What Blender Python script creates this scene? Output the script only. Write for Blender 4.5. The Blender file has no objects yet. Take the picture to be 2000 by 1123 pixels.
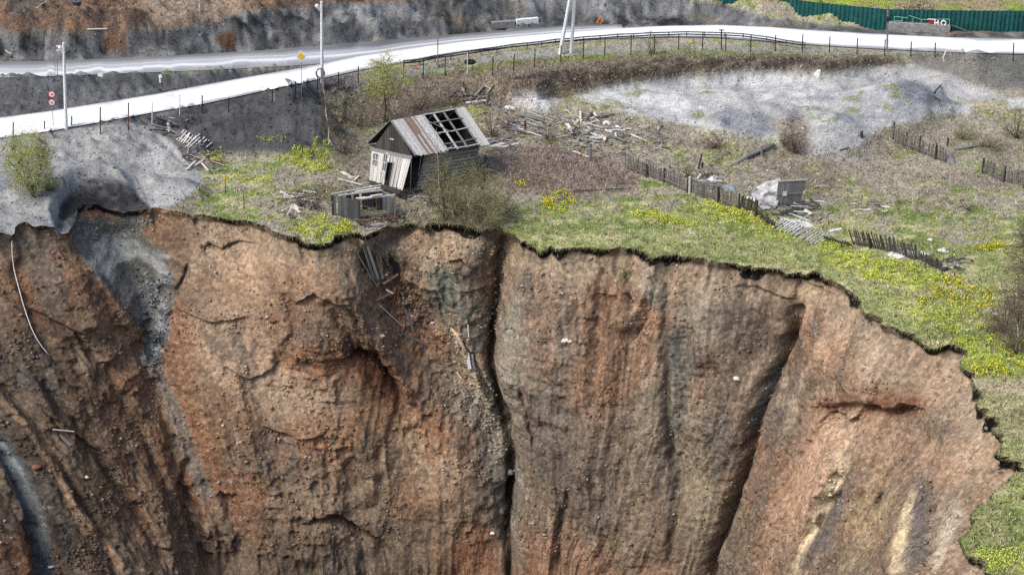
import bpy, math, random
import numpy as np
from mathutils import Vector, Matrix
PI = math.pi
S = bpy.context.scene
# ------------------------------------------------------------------ camera, light
HCAM, PITCH, HFOV = 60.0, math.radians(25.0), math.radians(32.0)
FP = 1000.0/math.tan(HFOV/2)
cd = bpy.data.cameras.new('camera'); cam = bpy.data.objects.new('camera', cd); S.collection.objects.link(cam)
cam.location = (0, 0, HCAM); cam.rotation_euler = (PI/2-PITCH, 0, 0)
cd.sensor_width = 36; cd.lens = 18/math.tan(HFOV/2); cd.clip_start = 1; cd.clip_end = 6000
S.camera = cam
SUN_EL, SUN_AZ = math.radians(50), math.radians(-118)     # azimuth: 0 = +Y (away from camera), negative = from the left
w = bpy.data.worlds.new('World'); S.world = w; w.use_nodes = True
nt = w.node_tree; nt.nodes.clear()
sky = nt.nodes.new('ShaderNodeTexSky'); sky.sky_type = 'NISHITA'; sky.sun_disc = False
sky.sun_elevation = SUN_EL; sky.sun_rotation = SUN_AZ; sky.dust_density = 4; sky.air_density = 1
bg = nt.nodes.new('ShaderNodeBackground'); bg.inputs[1].default_value = 0.15
out = nt.nodes.new('ShaderNodeOutputWorld')
nt.links.new(sky.outputs[0], bg.inputs[0]); nt.links.new(bg.outputs[0], out.inputs[0])
sd = bpy.data.lights.new('sun', 'SUN'); sun = bpy.data.objects.new('sun', sd); S.collection.objects.link(sun)
sd.energy = 1.85; sd.angle = math.radians(22); sd.color = (1.0, 0.965, 0.91)
sv = Vector((math.sin(SUN_AZ)*math.cos(SUN_EL), math.cos(SUN_AZ)*math.cos(SUN_EL), math.sin(SUN_EL)))
sun.rotation_euler = sv.to_track_quat('Z', 'Y').to_euler()
S.view_settings.view_transform = 'Standard'; S.view_settings.look = 'None'
S.view_settings.exposure = 0.42; S.view_settings.gamma = 1
S.cycles.max_bounces = 4; S.cycles.diffuse_bounces = 3; S.cycles.use_denoising = False

rng = np.random.default_rng(7); random.seed(7)
# ------------------------------------------------------------------ helpers: projection, noise, masks
CP, SP = math.cos(PITCH), math.sin(PITCH)
def proj(x, y, z):
    dz = z-HCAM; zf = y*CP-dz*SP; up = y*SP+dz*CP
    zf = np.maximum(zf, 1.0)
    return 1000+FP*x/zf, 561.5-FP*up/zf
def unproj(px, py, z=0.0):
    a = (np.asarray(px, float)-1000)/FP; b = (561.5-np.asarray(py, float))/FP
    dy = CP+b*SP; dz = -SP+b*CP
    t = (z-HCAM)/dz
    return a*t, dy*t
def _h(ix, iy, seed):
    h = (ix.astype(np.int64)*374761393+iy.astype(np.int64)*668265263+seed*974711) & 0xffffffff
    h = ((h ^ (h >> 13))*1274126177) & 0xffffffff
    return ((h ^ (h >> 16)) & 0xffff).astype(np.float32)/65535.0
def vn(x, y, seed=0):
    x = np.asarray(x, np.float32)+917.3*(seed % 7); y = np.asarray(y, np.float32)+311.7*(seed % 5)
    x0 = np.floor(x); y0 = np.floor(y); fx = x-x0; fy = y-y0
    fx = fx*fx*fx*(fx*(fx*6-15)+10); fy = fy*fy*fy*(fy*(fy*6-15)+10)
    x0 = x0.astype(np.int32); y0 = y0.astype(np.int32)
    a = _h(x0, y0, seed); b = _h(x0+1, y0, seed); c = _h(x0, y0+1, seed); d = _h(x0+1, y0+1, seed)
    return (a+(b-a)*fx)*(1-fy)+(c+(d-c)*fx)*fy          # 0..1
def fbm(x, y, o=4, seed=0, g=0.5):
    s = 0; a = 1; t = 0
    for i in range(o):
        s = s+a*vn(x*2**i*(1+.03*i), y*2**i*(1+.03*i), seed+i*13); t += a; a *= g
    return s/t*2-1                                        # -1..1
def ridge(x, y, o=3, seed=0, g=.5):
    s = 0; a = 1; t = 0
    for i in range(o):
        s = s+a*(1-np.abs(vn(x*2**i, y*2**i, seed+i*17)*2-1)); t += a; a *= g
    return s/t*2-1
def ss(x, a=0.0, b=1.0):
    t = np.clip((x-a)/(b-a), 0, 1); return t*t*(3-2*t)
def lerp(a, b, t): return a+(b-a)*t
def pldist(px, py, pts):
    """distance to a polyline, and parameter 0..1 along it"""
    best = np.full(px.shape, 1e9, np.float32); par = np.zeros(px.shape, np.float32)
    n = len(pts)-1
    for i in range(n):
        ax, ay = pts[i]; bx, by = pts[i+1]; dx, dy = bx-ax, by-ay; L = dx*dx+dy*dy+1e-9
        t = np.clip(((px-ax)*dx+(py-ay)*dy)/L, 0, 1)
        d = np.hypot(px-(ax+t*dx), py-(ay+t*dy)); m = d < best
        best = np.where(m, d, best); par = np.where(m, (i+t)/n, par)
    return best, par
def poly(px, py, pts, soft=6.0):
    """soft polygon mask, 1 inside"""
    x0 = min(p[0] for p in pts)-soft; x1 = max(p[0] for p in pts)+soft
    y0 = min(p[1] for p in pts)-soft; y1 = max(p[1] for p in pts)+soft
    res = np.zeros(px.shape, np.float32)
    sel = (px > x0) & (px < x1) & (py > y0) & (py < y1)
    if not sel.any(): return res
    x = px[sel]; y = py[sel]; ins = np.zeros(x.shape, bool); n = len(pts)
    for i in range(n):
        ax, ay = pts[i]; bx, by = pts[(i+1) % n]
        if ay != by:
            ins ^= ((ay > y) != (by > y)) & (x < (bx-ax)*(y-ay)/(by-ay)+ax)
    d, _ = pldist(x, y, list(pts)+[pts[0]])
    res[sel] = ss(np.where(ins, d, -d), -soft, soft)
    return res
def blob(px, py, cx, cy, rx, ry, ang=0.0, hard=0.0):
    c, s = math.cos(math.radians(ang)), math.sin(math.radians(ang))
    u = ((px-cx)*c+(py-cy)*s)/rx; v = (-(px-cx)*s+(py-cy)*c)/ry
    return ss(1-np.sqrt(u*u+v*v), 0, 1-hard)
def cone(px, py, cx, cy, rx, ry):
    return np.clip(1-np.sqrt(((px-cx)/rx)**2+((py-cy)/ry)**2), 0, 1)
def lin(c):
    return np.array([(v/255/12.92 if v <= 10 else ((v/255+.055)/1.055)**2.4) for v in c], np.float32)
ALB = 0.85
def C(r, g, b): return lin((r, g, b))*ALB
# ------------------------------------------------------------------ the rim of the pit
RIM = [(0,470),(30,468),(60,463),(100,460),(132,456),(140,440),(150,425),(170,417),(205,410),(240,416),(290,412),(340,415),(400,425),
 (440,433),(500,440),(530,455),(570,468),(620,473),(670,468),(700,464),(712,466),(735,455),(760,441),(800,432),(830,438),
 (880,440),(925,447),(960,450),(1005,458),(1018,474),(1060,485),(1120,490),(1180,492),(1240,490),(1262,500),(1275,506),(1330,508),
 (1372,512),(1380,519),(1420,522),(1470,522),(1530,525),(1600,530),(1606,545),(1635,565),(1652,576),(1672,592),(1678,606),(1700,620),
 (1740,648),(1790,665),(1840,680),(1872,692),(1870,715),(1893,728),(1885,752),(1905,775),(1930,810),(1955,840),(1962,870),
 (1950,888),(1985,903),(1989,925),(1962,937),(1930,955),(1915,975),(1895,1000),(1882,1030),(1885,1045),(1905,1070),(1926,1095),
 (1922,1123),(1900,1180)]
CX, CY = -4.0, 92.0
rp = [unproj(a, b) for a, b in RIM]
rp = [(float(a), float(b)) for a, b in rp]+[(25,78),(14,68),(0,62),(-20,64),(-38,74),(-52,92),(-58,112),(-53,128)]
ang = np.array([math.atan2(b-CY, a-CX) for a, b in rp]); rad = np.array([math.hypot(a-CX, b-CY) for a, b in rp])
A0 = math.radians(-12)
ang = (ang-A0) % (2*PI)+A0
o_ = np.argsort(ang); ang = ang[o_]; rad = rad[o_]
ang = np.concatenate([ang[-3:]-2*PI, ang, ang[:3]+2*PI]); rad = np.concatenate([rad[-3:], rad, rad[:3]])
def rim_r(th):
    s = th*45
    return np.interp(th, ang, rad)+0.30*fbm(s/1.0, s*0+3, 3, 5)+0.42*fbm(s/4.0, s*0+9, 2, 8)+.5*ss(ridge(s/2.2, s*0+5, 2, 9), .25, .5)
NT, NT2 = 1750, 130
thF = np.linspace(A0, math.radians(200), NT, endpoint=False)
thB = np.linspace(math.radians(200), A0+2*PI, NT2, endpoint=False)
TH = np.concatenate([thF, thB]); TH = np.append(TH, A0+2*PI)
def gsm(th, wdeg):
    n = 2048; t = np.linspace(0, 2*PI, n, endpoint=False); r = np.interp((t-A0) % (2*PI)+A0, ang, rad)
    k = np.exp(-0.5*((np.minimum(np.arange(n), n-np.arange(n))*360/n)/wdeg)**2); k /= k.sum()
    rs = np.real(np.fft.ifft(np.fft.fft(r)*np.fft.fft(k)))
    return np.interp(th % (2*PI), np.append(t, 2*PI), np.append(rs, rs[0]))
R0 = rim_r(TH); R0[-1] = R0[0]
R1 = gsm(TH, 1.6); R2 = gsm(TH, 6.0)
# ------------------------------------------------------------------ plateau heights
def band(px, pts):  # piecewise linear y(x)
    return np.interp(px, [p[0] for p in pts], [p[1] for p in pts])
TOE = [(-500,370),(0,365),(200,345),(330,330),(430,305),(560,292),(650,255),(750,228),(850,208),(950,190),(985,200),(1050,205),(1090,190),(1150,185),(1300,172),(1330,166),(1500,160),(1600,166),(1700,155),(1800,160),(1900,195),(2500,230)]
TOEW = [(-500,90),(0,90),(400,75),(600,70),(750,60),(900,45),(985,9),(1300,8),(1500,8),(1700,9),(1850,50),(2500,60)]
# second road / bank behind, all as base-plane picture rows (row of the point before it is raised)
UP1 = [(-500,270),(0,248),(200,232),(400,208),(500,190),(600,172),(700,155),(900,120),(1200,100)]     # foot of slope up to the far road
UPH = [(-500,1.6),(0,1.6),(400,1.3),(560,.6),(700,0),(2500,0)]
BK = [(-500,185),(0,180),(200,176),(400,162),(500,152),(600,142),(700,130),(800,118),(900,105),(1000,92),(1100,78),(1200,78),(1400,74),(1550,84),(1650,92),(1750,96),(2500,110)]
BKH = [(-500,3.2),(0,3.2),(400,3.0),(600,3.6),(800,3.2),(1000,2.4),(1200,2.0),(1300,.9),(1400,.2),(1450,0),(2500,0.0)]
BKW = [(-500,12),(0,12),(350,14),(450,26),(700,34),(900,26),(1100,18),(1400,16),(1700,30),(2500,30)]
MOUND = [(-400,345),(0,345),(150,330),(300,318),(365,330),(398,372),(392,392),(340,412),(290,420),(240,428),(150,452),(60,470),(-400,492)]
BAY = [(105,440),(128,410),(150,394),(178,386),(215,384),(243,394),(268,412),(296,430),(290,470),(120,475)]
def height(x, y, px, py):
    """px,py: picture position of the un-raised point; returns smooth height"""
    wx = px+9*fbm(x/7, y/7, 3, 21); wy = py+3.5*fbm(x/5, y/5, 3, 33)+2.5*fbm(x/1.6, y/1.6, 2, 34)*ss(px, 900, 1000)*(1-ss(px, 1750, 1850))
    h = 2.0*ss((band(wx, TOE)-wy)/band(wx, TOEW))
    h = h+band(px, UPH)*ss((band(wx, UP1)-wy)/14)
    bk = (band(wx, BK)-wy)
    h = h+band(px, BKH)*ss(bk/band(px, BKW))*(1+.22*fbm(x/6, y/6, 3, 44))
    # heap crest along the far verge, right half
    h = h+(1.0+.5*ss(px, 1250, 1380))*np.exp(-((bk-12)/7)**2)*ss(px, 850, 1050)*(1-ss(px, 1640, 1720))*(1+.5*fbm(x/3, y/3, 2, 45))
    m = poly(wx, wy, MOUND, 26); bay = poly(px+4*fbm(x/3, y/3, 2, 3), py, BAY, 7)
    h = h+2.0*m*ss(py, 350, 385)*(1-.25*ss(py, 420, 470))
    cut = poly(px+4*fbm(x/3, y/3, 2, 3), py, BAY, 7)
    fl = 1.0*ss(py, 440, 395)
    h = lerp(h, np.minimum(h, fl), cut)
    # slag heaps by the road
    h = h+4.2*cone(wx, wy, 572, 272, 95, 58)+3.0*cone(wx, wy, 472, 275, 70, 42)+2.0*cone(wx, wy, 395, 290, 70, 32)+1.0*cone(wx, wy, 560, 222, 45, 14)+1.6*cone(wx, wy, 640, 290, 60, 30)
    h = h+2.0*cone(wx, wy, 1455, 256, 115, 42)+2.2*cone(wx, wy, 1742, 222, 120, 52)+1.4*cone(wx, wy, 1625, 275, 75, 38)+1.5*cone(wx, wy, 190, 372, 130, 60)*(py < 372+30)+1.5*cone(wx, wy, 1960, 175, 110, 40)+1.3*cone(wx, wy, 1840, 170, 80, 28)
    for a_, b_ in ((60,228),(190,238),(300,230)): h = h+.7*cone(wx, wy, a_, b_, 60, 14)
    for a_, b_ in ((40,172),(150,176),(270,170),(360,164),(470,150),(560,148),(650,136),(760,128),(850,112),(950,100),(1060,88),(1150,82)): h = h+1.4*cone(wx, wy, a_, b_, 60, 20)*ss((band(wx, BK)-wy), 0, 6)
    # gravel apron on the right
    h = h+1.3*poly(wx, wy, [(1380,240),(1450,215),(1600,205),(1780,200),(1860,215),(1800,245),(1700,270),(1600,290),(1500,268)], 22)
    h = h+1.5*blob(wx, wy, 1890, 165, 70, 22)+1.0*blob(wx, wy, 1540, 280, 45, 25)+.7*blob(wx, wy, 1395, 262, 45, 22)
    h = h+.9*blob(wx, wy, 1060, 212, 50, 14)+.8*blob(wx, wy, 945, 215, 60, 18)
    # meadow undulation; it sinks a little to the rim on the right
    h = h+.5*fbm(x/14, y/14, 2, 50)*ss(py, 190, 260)
    return h
ROADA = [(-500,330),(0,272),(100,258),(200,240),(300,222),(400,205),(500,183),(600,162),(700,140),(800,122),(900,104),(1000,93),(1100,83),(1200,77),(1300,74),(1400,76),(1500,83),(1600,91),(1700,97),(1800,102),(1900,106),(2000,108),(2500,116)]   # near edge, seen rows
ROADB = [(-500,285),(0,232),(100,219),(200,203),(300,187),(400,168),(500,150),(600,133),(700,112),(800,96),(900,84),(1000,74),(1100,66),(1200,58),(1300,53),(1400,51),(1500,55),(1600,62),(1700,68),(1800,73),(1900,77),(2000,79),(2500,88)]    # far edge
FARA = [(-500,176),(0,153),(100,151),(200,147),(300,143),(400,139),(500,134),(560,131),(640,125),(700,114),(800,97),(900,85),(1000,76),(1100,68),(1200,60)]
FARB = [(-500,126),(0,122),(100,121),(200,117),(300,113),(400,107),(500,101),(600,93),(700,84),(800,76),(900,68),(1000,60),(1100,52),(1200,49)]
def road_mask(px, py):
    a = ss(band(px, ROADA)+4-py, 0, 4)*ss(py-band(px, ROADB)+4, 0, 4)
    b = ss(band(px, FARA)+4-py, 0, 4)*ss(py-band(px, FARB)+4, 0, 4)*(px < 1210)
    return np.maximum(a, b)
# ------------------------------------------------------------------ ground colours, by where a point is seen
FL = [([(1590,470),(1640,480),(1700,495),(1790,520),(1850,545),(1800,570),(1700,550),(1620,520)],.75,0),([(1340,395),(1420,395),(1470,415),(1500,440),(1440,440),(1380,425)],.6,0),([(1220,412),(1300,415),(1360,430),(1400,445),(1340,445),(1240,430)],.5,0),
 ([(1385,400),(1460,410),(1530,440),(1500,450),(1420,430)],.5,1),([(1210,410),(1260,405),(1330,432),(1300,440)],.35,1),([(1060,395),(1100,372),(1130,395),(1100,412),(1060,412)],.9,1),([(1002,352),(1028,358),(1026,368),(1004,362)],.8,1),
 ([(1890,482),(1930,478),(1970,474),(1970,486),(1930,492),(1895,493)],1.0,1),([(1840,540),(1880,545),(1880,560),(1845,560)],.9,1),([(1800,560),(1930,560),(1940,600),(1850,600)],.45,1),([(1790,580),(1830,585),(1830,592),(1795,592)],.8,1),
 ([(1800,600),(1900,600),(1920,640),(1860,650),(1760,620)],.3,0),([(1850,660),(2000,660),(2100,700),(2000,735),(1890,720)],.55,0),([(1900,715),(2100,715),(2100,738),(1900,735)],.6,1),([(575,290),(640,298),(640,340),(600,335),(560,305)],.7,0),([(530,305),(620,300),(620,325),(560,322)],.5,0),
 ([(455,345),(530,345),(530,362),(470,360)],.5,0),([(620,420),(680,430),(690,462),(620,470),(570,450)],.6,0),([(655,435),(685,440),(685,455),(660,455)],.8,1),([(500,270),(560,268),(540,285)],.4,0),([(1540,-10),(1740,-10),(1740,18),(1640,8),(1560,0)],.9,0),
 ([(1440,440),(1520,440),(1560,470),(1480,470)],.3,0),([(615,275),(640,275),(640,290),(612,292)],.8,0),([(1700,560),(1830,600),(1800,640),(1740,600)],.2,0),([(1900,1080),(2100,1060),(2100,1123),(1930,1123)],.25,0),([(395,300),(430,298),(430,320),(400,322)],.5,0)]
GREEN, GREEN2, DRY, DRY2, MUD = C(102,120,60), C(146,154,96), C(190,180,158), C(156,150,134), C(124,116,104)
SLAG, SLAG2, GRAV, GRAVW, SOIL = C(84,86,88), C(130,132,134), C(150,151,150), C(194,195,194), C(38,33,30)
PURP = C(128,112,108)
def ground_colour(x, y, px, py):
    n = px.shape
    wx = px+10*fbm(x/4, y/4, 3, 61); wy = py+5*fbm(x/3, y/3, 3, 62)
    n1 = fbm(x/3.5, y/3.5, 4, 71); n2 = fbm(x/.9, y/.9, 3, 72); n3 = fbm(x/9, y/9, 3, 73); nf = fbm(x/.3, y/.3, 2, 74)
    col = np.zeros(n+(3,), np.float32)
    def mix(c, m, var=0.0):
        nonlocal col
        m = np.clip(m, 0, 1)[..., None]; col = col*(1-m)+np.asarray(c)*m
    mix(DRY2, np.ones(n)); mix(DRY, ss(n1+.6*n2, .0, .7)); mix(MUD, ss(n3+.5*n2, .15, .6)*.8)
    g = ss(py, 380, 520)*.38+.25*ss(px, 950, 1150)*ss(py, 370, 410)+.26
    g = g+.45*poly(wx, wy, [(1000,400),(1400,395),(1600,470),(1750,520),(1900,500),(2500,480),(2500,1300),(1600,1300),(1600,600),(1000,480)], 30)
    g = g+.25*poly(wx, wy, [(360,330),(640,290),(700,330),(700,470),(340,420)], 20)*1.3
    gm = ss(n1*.9+n2*.9+g*1.5-.78, -.2, .4)
    mix(GREEN2, gm*.9); mix(GREEN, gm*ss(n2+n1, -.05, .5)*.8); mix(C(196,188,150), gm*ss(fbm(x/1.6, y/1.1, 3, 75), .15, .5)*.6)
    # pale dry swath right
    mix(C(186,172,146), poly(wx, wy, [(1640,500),(1900,520),(1900,560),(1750,575),(1640,545)], 14)*ss(n2, -.3, .3)*.7)
    mix(C(180,168,140), poly(wx, wy, [(1890,738),(2500,740),(2500,775),(1900,770)], 8)*.8)
    mix(C(160,150,120), poly(wx, wy, [(1890,770),(2500,775),(2500,860),(1950,860)], 8)*.5)
    for pts_, dn_, kd_ in FL: mix(C(176,184,84) if kd_ == 0 else C(120,136,56), poly(wx, wy, pts_, 7)*ss(n2, -.4, .4)*min(.7, dn_))
    # purple-brown bramble ground
    mix(PURP, poly(wx, wy, [(950,290),(1050,285),(1160,300),(1250,345),(1230,375),(1100,385),(990,370),(940,340)], 20)*.8)
    mix(C(105,98,84), poly(wx, wy, [(640,300),(700,285),(730,370),(960,350),(1010,420),(950,450),(700,445),(560,440),(580,380)], 20)*ss(n1, -.4, .3)*.8)
    # bank under the road
    mix(C(118,108,94), poly(wx, wy, [(640,150),(760,140),(960,118),(1400,100),(1750,112),(1780,130),(1500,142),(1200,170),(1080,200),(900,210),(640,260)], 8)*.8)
    mix(C(58,53,48), poly(wx, wy, [(960,150),(1060,140),(1290,112),(1450,108),(1750,118),(1740,132),(1500,140),(1330,150),(1100,172),(990,172)], 7)*ss(n2, -.5, .3)*.9)  # dark soil, with the scarp's shadow line painted into it
    mix(C(112,128,58), poly(wx, wy, [(790,140),(900,118),(1100,105),(1300,96),(1500,94),(1700,102),(1790,112),(1500,106),(1300,108),(1100,122),(900,140),(790,165)], 5)*ss(n2, -.5, .3))
    # pale gravel flat on the right
    gv = poly(wx, wy, [(1120,188),(1200,168),(1330,150),(1480,140),(1640,144),(1700,134),(1800,130),(1860,150),(1960,190),(1840,205),(1800,235),(1740,243),(1690,270),(1650,300),(1570,300),(1500,275),(1330,242),(1232,222),(1180,205)], 8)
    mix(GRAV*1.25, gv); mix(GRAVW*1.05, gv*ss(n3+.7*n1+.6*ss(px, 1450, 1200)-.3*ss(py, 190, 240), -.2, .5)*.8); mix(C(150,152,155), gv*ss(fbm(x/7, y/1.2, 3, 77), .1, .5)*.5)
    dk = poly(wx, wy, [(1370,232),(1420,205),(1500,225),(1530,262),(1480,272)], 9)+poly(wx, wy, [(1600,180),(1720,175),(1800,205),(1790,235),(1700,240),(1640,225)], 12)*.6+poly(wx, wy, [(1700,160),(1800,160),(1850,200),(1790,205)], 9)
    mix(C(122,126,134), gv*np.clip(dk, 0, 1)*.85)
    mix(C(120,124,72), gv*ss(n1+.4*n2, .42, .62)*.7)
    mix(GRAVW, poly(wx, wy, [(990,190),(1050,182),(1095,196),(1060,222),(1010,205)], 6)*.9)
    mix(C(135,120,100), poly(wx, wy, [(1510,235),(1570,225),(1585,290),(1530,300)], 10)*.7)
    mix(GRAV, poly(wx, wy, [(1580,285),(1700,290),(1690,325),(1620,320)], 12)*.7*ss(n2, -.5, .3))
    mix(GRAVW, poly(wx, wy, [(1820,208),(1900,205),(1890,222),(1830,222)], 4)+poly(wx, wy, [(1965,195),(2100,190),(2100,215),(1975,212)], 5))
    # slag at the right end of the road
    mix(SLAG*1.25, poly(wx, wy, [(1770,108),(1830,100),(2500,115),(2500,180),(1950,175),(1860,150),(1790,128)], 7)*(.75+.25*n1))
    # left: slag by the road, gravel heap
    sl = poly(wx, wy, [(-500,225),(0,150),(400,140),(600,150),(700,150),(700,190),(640,240),(650,280),(560,300),(400,300),(330,310),(-500,320)], 8)
    sl = np.maximum(sl, poly(wx, wy, [(-500,150),(300,140),(600,130),(560,150),(-500,260)], 4))
    mix(SLAG*1.1, sl); mix(SLAG2, sl*ss(n1+.3*n3, .1, .6)*.4); mix(C(58,59,61), sl*ss(-n1-.4*n3, .15, .6)*.6); mix(C(138,140,141), sl*ss(fbm(x/1.4, y/4, 3, 80)+.3*n2, .25, .7)*.4); mix(C(60,61,63), sl*poly(wx, wy, [(400,170),(650,160),(650,285),(430,300),(330,240)], 12)*.55)
    mix(GRAV, poly(wx, wy, [(690,150),(780,135),(830,125),(1000,103),(1300,88),(1600,96),(1780,103),(1780,110),(1300,97),(1000,118),(830,145),(700,170)], 4)*ss(n2+n1, -.7, .2)*.8)
    mix(C(105,104,84), poly(wx, wy, [(640,180),(720,170),(740,250),(660,290),(630,260)], 12)*.6)
    gm_ = poly(px+6*fbm(x/2, y/2, 2, 64), py+2*fbm(x/2, y/2, 2, 65), [(-500,300),(0,268),(60,262),(120,256),(160,250),(250,240),(300,248),(345,290),(398,352),(382,372),(345,398),(300,415),(150,470),(-500,520)], 3)
    mix(GRAV*.95, gm_); mix(C(128,133,141), gm_*ss(n1+.5*n3, .05, .5)*.8); mix(GRAVW*.82, gm_*ss(-n1-.4*n3+.3*ss(px, 200, 330), .1, .6)*.5)
    by = poly(px+3*n1, py+2*n2, [(112,445),(115,400),(140,375),(165,352),(215,343),(250,362),(280,392),(298,412),(292,425),(240,425),(190,425),(140,465)], 4)
    mix(C(76,77,78), by); mix(C(118,120,120), by*ss(n1+n2*.8, -.1, .5)*.7); mix(C(52,52,54), by*ss(-n2-n1, .1, .5)*.6)
    # far side: banks and the brown field top left
    bk = poly(wx, wy, [(-500,135),(0,124),(400,112),(500,103),(700,86),(900,70),(1000,62),(1160,52),(1600,62),(1780,74),(2500,86),(2500,66),(1900,56),(1740,58),(1500,36),(1420,10),(1250,-12),(1000,-14),(900,-6),(760,4),(600,14),(470,22),(430,40),(330,55),(200,60),(0,62),(-500,66)], 4)
    up = (py < band(px, FARB)+2) & (px < 1800) | (py < band(px, ROADB)+2) & (px > 900)
    bk = bk*up
    mix(SLAG*1.0, bk); mix(SLAG2*1.1, bk*ss(n1+.4*n3, .0, .5)*.7); mix(C(46,47,49), bk*ss(-n1-.5*n2, .2, .6)); mix(C(150,152,152), bk*ss(fbm(x/1.1, y/5, 3, 78)+.4*n2, .15, .6)*.6); mix(C(112,104,88), bk*ss(fbm(x/4, y/3, 3, 79), .2, .5)*.5)
    mix(C(130,105,80), bk*ss(n3+.5*n1, .25, .5)*.6*ss(px, 1300, 1450)); mix(C(104,80,64), bk*poly(wx, wy, [(205,68),(245,66),(250,98),(205,98)], 4))
    mix(C(92,66,48), bk*poly(wx, wy, [(415,68),(440,62),(470,92),(430,96)], 3))
    fld = (py < 70)*poly(wx, wy, [(-500,62),(0,60),(200,58),(330,52),(430,38),(470,20),(600,13),(760,3),(900,-8),(900,-400),(-500,-400)], 4)
    mix(C(112,94,80), fld); mix(C(84,72,64), fld*ss(n1, -.2, .4)*.8); mix(C(142,112,86), fld*ss(n2+n3, .1, .6)*.7)
    mix(C(150,134,118), fld*poly(wx, wy, [(255,-20),(500,-20),(470,20),(420,40),(300,45)], 14)*.8); mix(C(85,84,82), fld*blob(wx, wy, 40, 8, 70, 30)*.9)
    fr = poly(wx, wy, [(1330,-10),(1450,3),(1560,4),(1740,22),(1780,30),(2500,34),(2500,-500),(900,-500),(900,-30)], 3)
    mix(C(160,146,118), fr); mix(C(128,144,74), fr*ss(n1+.3*n2, -.05, .4)); mix(C(150,165,60), fr*blob(wx, wy, 1640, 2, 130, 34)*ss(n2, -.5, .2)*1.5)
    # general grain
    col = col*(1+.22*n2+.18*nf)[..., None]
    return np.clip(col, .004, .9)
# ------------------------------------------------------------------ pit wall: grooves, ridges, colours (seen positions)
GROOVES = [  # points, half width px, depth m, exponent
 ([(1000,450),(985,480),(972,540),(968,600),(960,660),(957,700),(968,760),(985,830),(992,880),(995,940),(990,1010),(993,1123),(996,1300)], 10, 1.5),
 ([(990,450),(975,540),(965,640),(960,720),(975,800),(990,900),(993,1123)], 40, 1.0),
 ([(1545,640),(1530,690),(1497,760),(1472,840),(1450,920),(1422,1000),(1385,1110),(1330,1250)], 8, 1.4),
 ([(1560,560),(1550,660),(1500,780),(1460,900),(1400,1080),(1340,1240)], 26, .6),
 ([(200,420),(250,500),(300,590),(300,680),(320,770),(350,850),(380,950),(400,1050),(430,1123),(480,1250)], 38, 1.7),
 ([(335,560),(315,640),(290,700)], 14, .7),
 ([(365,510),(352,560),(335,640),(322,700)], 6, .6),
 ([(390,950),(385,1020),(400,1080),(440,1150)], 9, .7),
 ([(-80,760),(0,860),(40,920),(68,1000),(90,1123),(110,1250)], 24, 1.4),
 ([(1310,540),(1300,620),(1300,740),(1305,850),(1318,950),(1310,1123)], 9, .5),
 ([(1345,560),(1340,700),(1330,860),(1320,1000)], 28, .55),
 ([(640,600),(700,680),(760,740),(790,790)], 14, .9),
 ([(700,690),(740,700),(795,790)], 8, .5),
 ([(1110,960),(1095,1040),(1088,1123)], 7, .55),
 ([(700,480),(740,560),(830,680),(900,770),(960,860),(985,900)], 42, 1.5),
 ([(760,500),(790,560),(830,600),(860,640)], 14, .8),
 ([(850,580),(880,640),(920,700),(955,790),(985,870)], 7, .7),
 ([(1018,760),(1030,800),(1038,850),(1040,880)], 4, .4),
 ([(1552,600),(1545,700)], 16, .9),
 ([(1820,910),(1828,980),(1815,1050),(1790,1123)], 9, .9),
 ([(1650,910),(1640,960),(1620,1010),(1575,1060),(1550,1123)], 20, 1.0),
 ([(1600,800),(1680,790),(1790,800)], 12, .7),
 ([(1740,890),(1735,960),(1710,1060)], 8, .4),
 ([(-40,700),(30,780),(110,900),(170,1000),(230,1123),(260,1200)], 10, .7),
 ([(60,720),(150,830),(200,900),(270,1000),(330,1123)], 13, .7),
 ([(150,660),(230,760),(300,900),(360,1040),(380,1123)], 14, .6),
 ([(380,900),(372,960),(395,1010)], 8, .6),
 ([(450,960),(460,1020),(470,1123)], 18, .6),
 ([(40,500),(60,600),(100,700)], 16, .6),
 ([(395,490),(412,478),(430,490),(470,470)], 7, .5),
 ([(590,1000),(660,1010),(740,1060),(760,1090)], 10, .5),
 ([(560,560),(570,640),(540,720)], 16, .5),
 ([(1210,520),(1225,560),(1240,600)], 10, .5),
 ([(1170,560),(1165,640),(1180,700)], 12, .4),
 ([(1450,540),(1460,600),(1500,640)], 12, .4),
 ([(1590,600),(1610,560),(1640,570)], 6, .6),
 ([(1560,900),(1600,840),(1660,800)], 8, .35),
 ([(980,960),(995,1000),(995,1040)], 16, .9),
 ([(700,470),(715,500),(722,540)], 12, .9)]
RIDGES = [
 ([(1040,500),(1010,560),(990,640),(985,700),(1000,780)], 24, 1.1),
 ([(1270,515),(1262,560),(1240,600),(1225,640)], 24, .9),
 ([(1640,910),(1600,980),(1570,1050),(1535,1123)], 24, 1.0),
 ([(1815,910),(1780,980),(1765,1040),(1745,1123)], 26, 1.0),
 ([(1700,640),(1760,760),(1700,900),(1640,1100)], 60, 1.0),
 ([(130,470),(200,560),(270,650),(330,790),(370,900),(420,1060),(450,1123)], 12, .8),
 ([(0,780),(60,830),(110,910),(140,980),(190,1050),(240,1123)], 12, .9),
 ([(620,520),(690,590),(760,690),(800,790)], 30, .9),
 ([(-60,1010),(20,1060),(60,1123)], 30, .8),
 ([(880,630),(915,700),(945,790),(965,850)], 6, .5),
 ([(1610,570),(1570,640),(1545,720)], 20, .9),
 ([(440,500),(560,500),(620,480)], 24, .5),
 ([(735,470),(745,500)], 10, .4),
 ([(1540,960),(1470,1060),(1430,1123)], 24, .5)]
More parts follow.
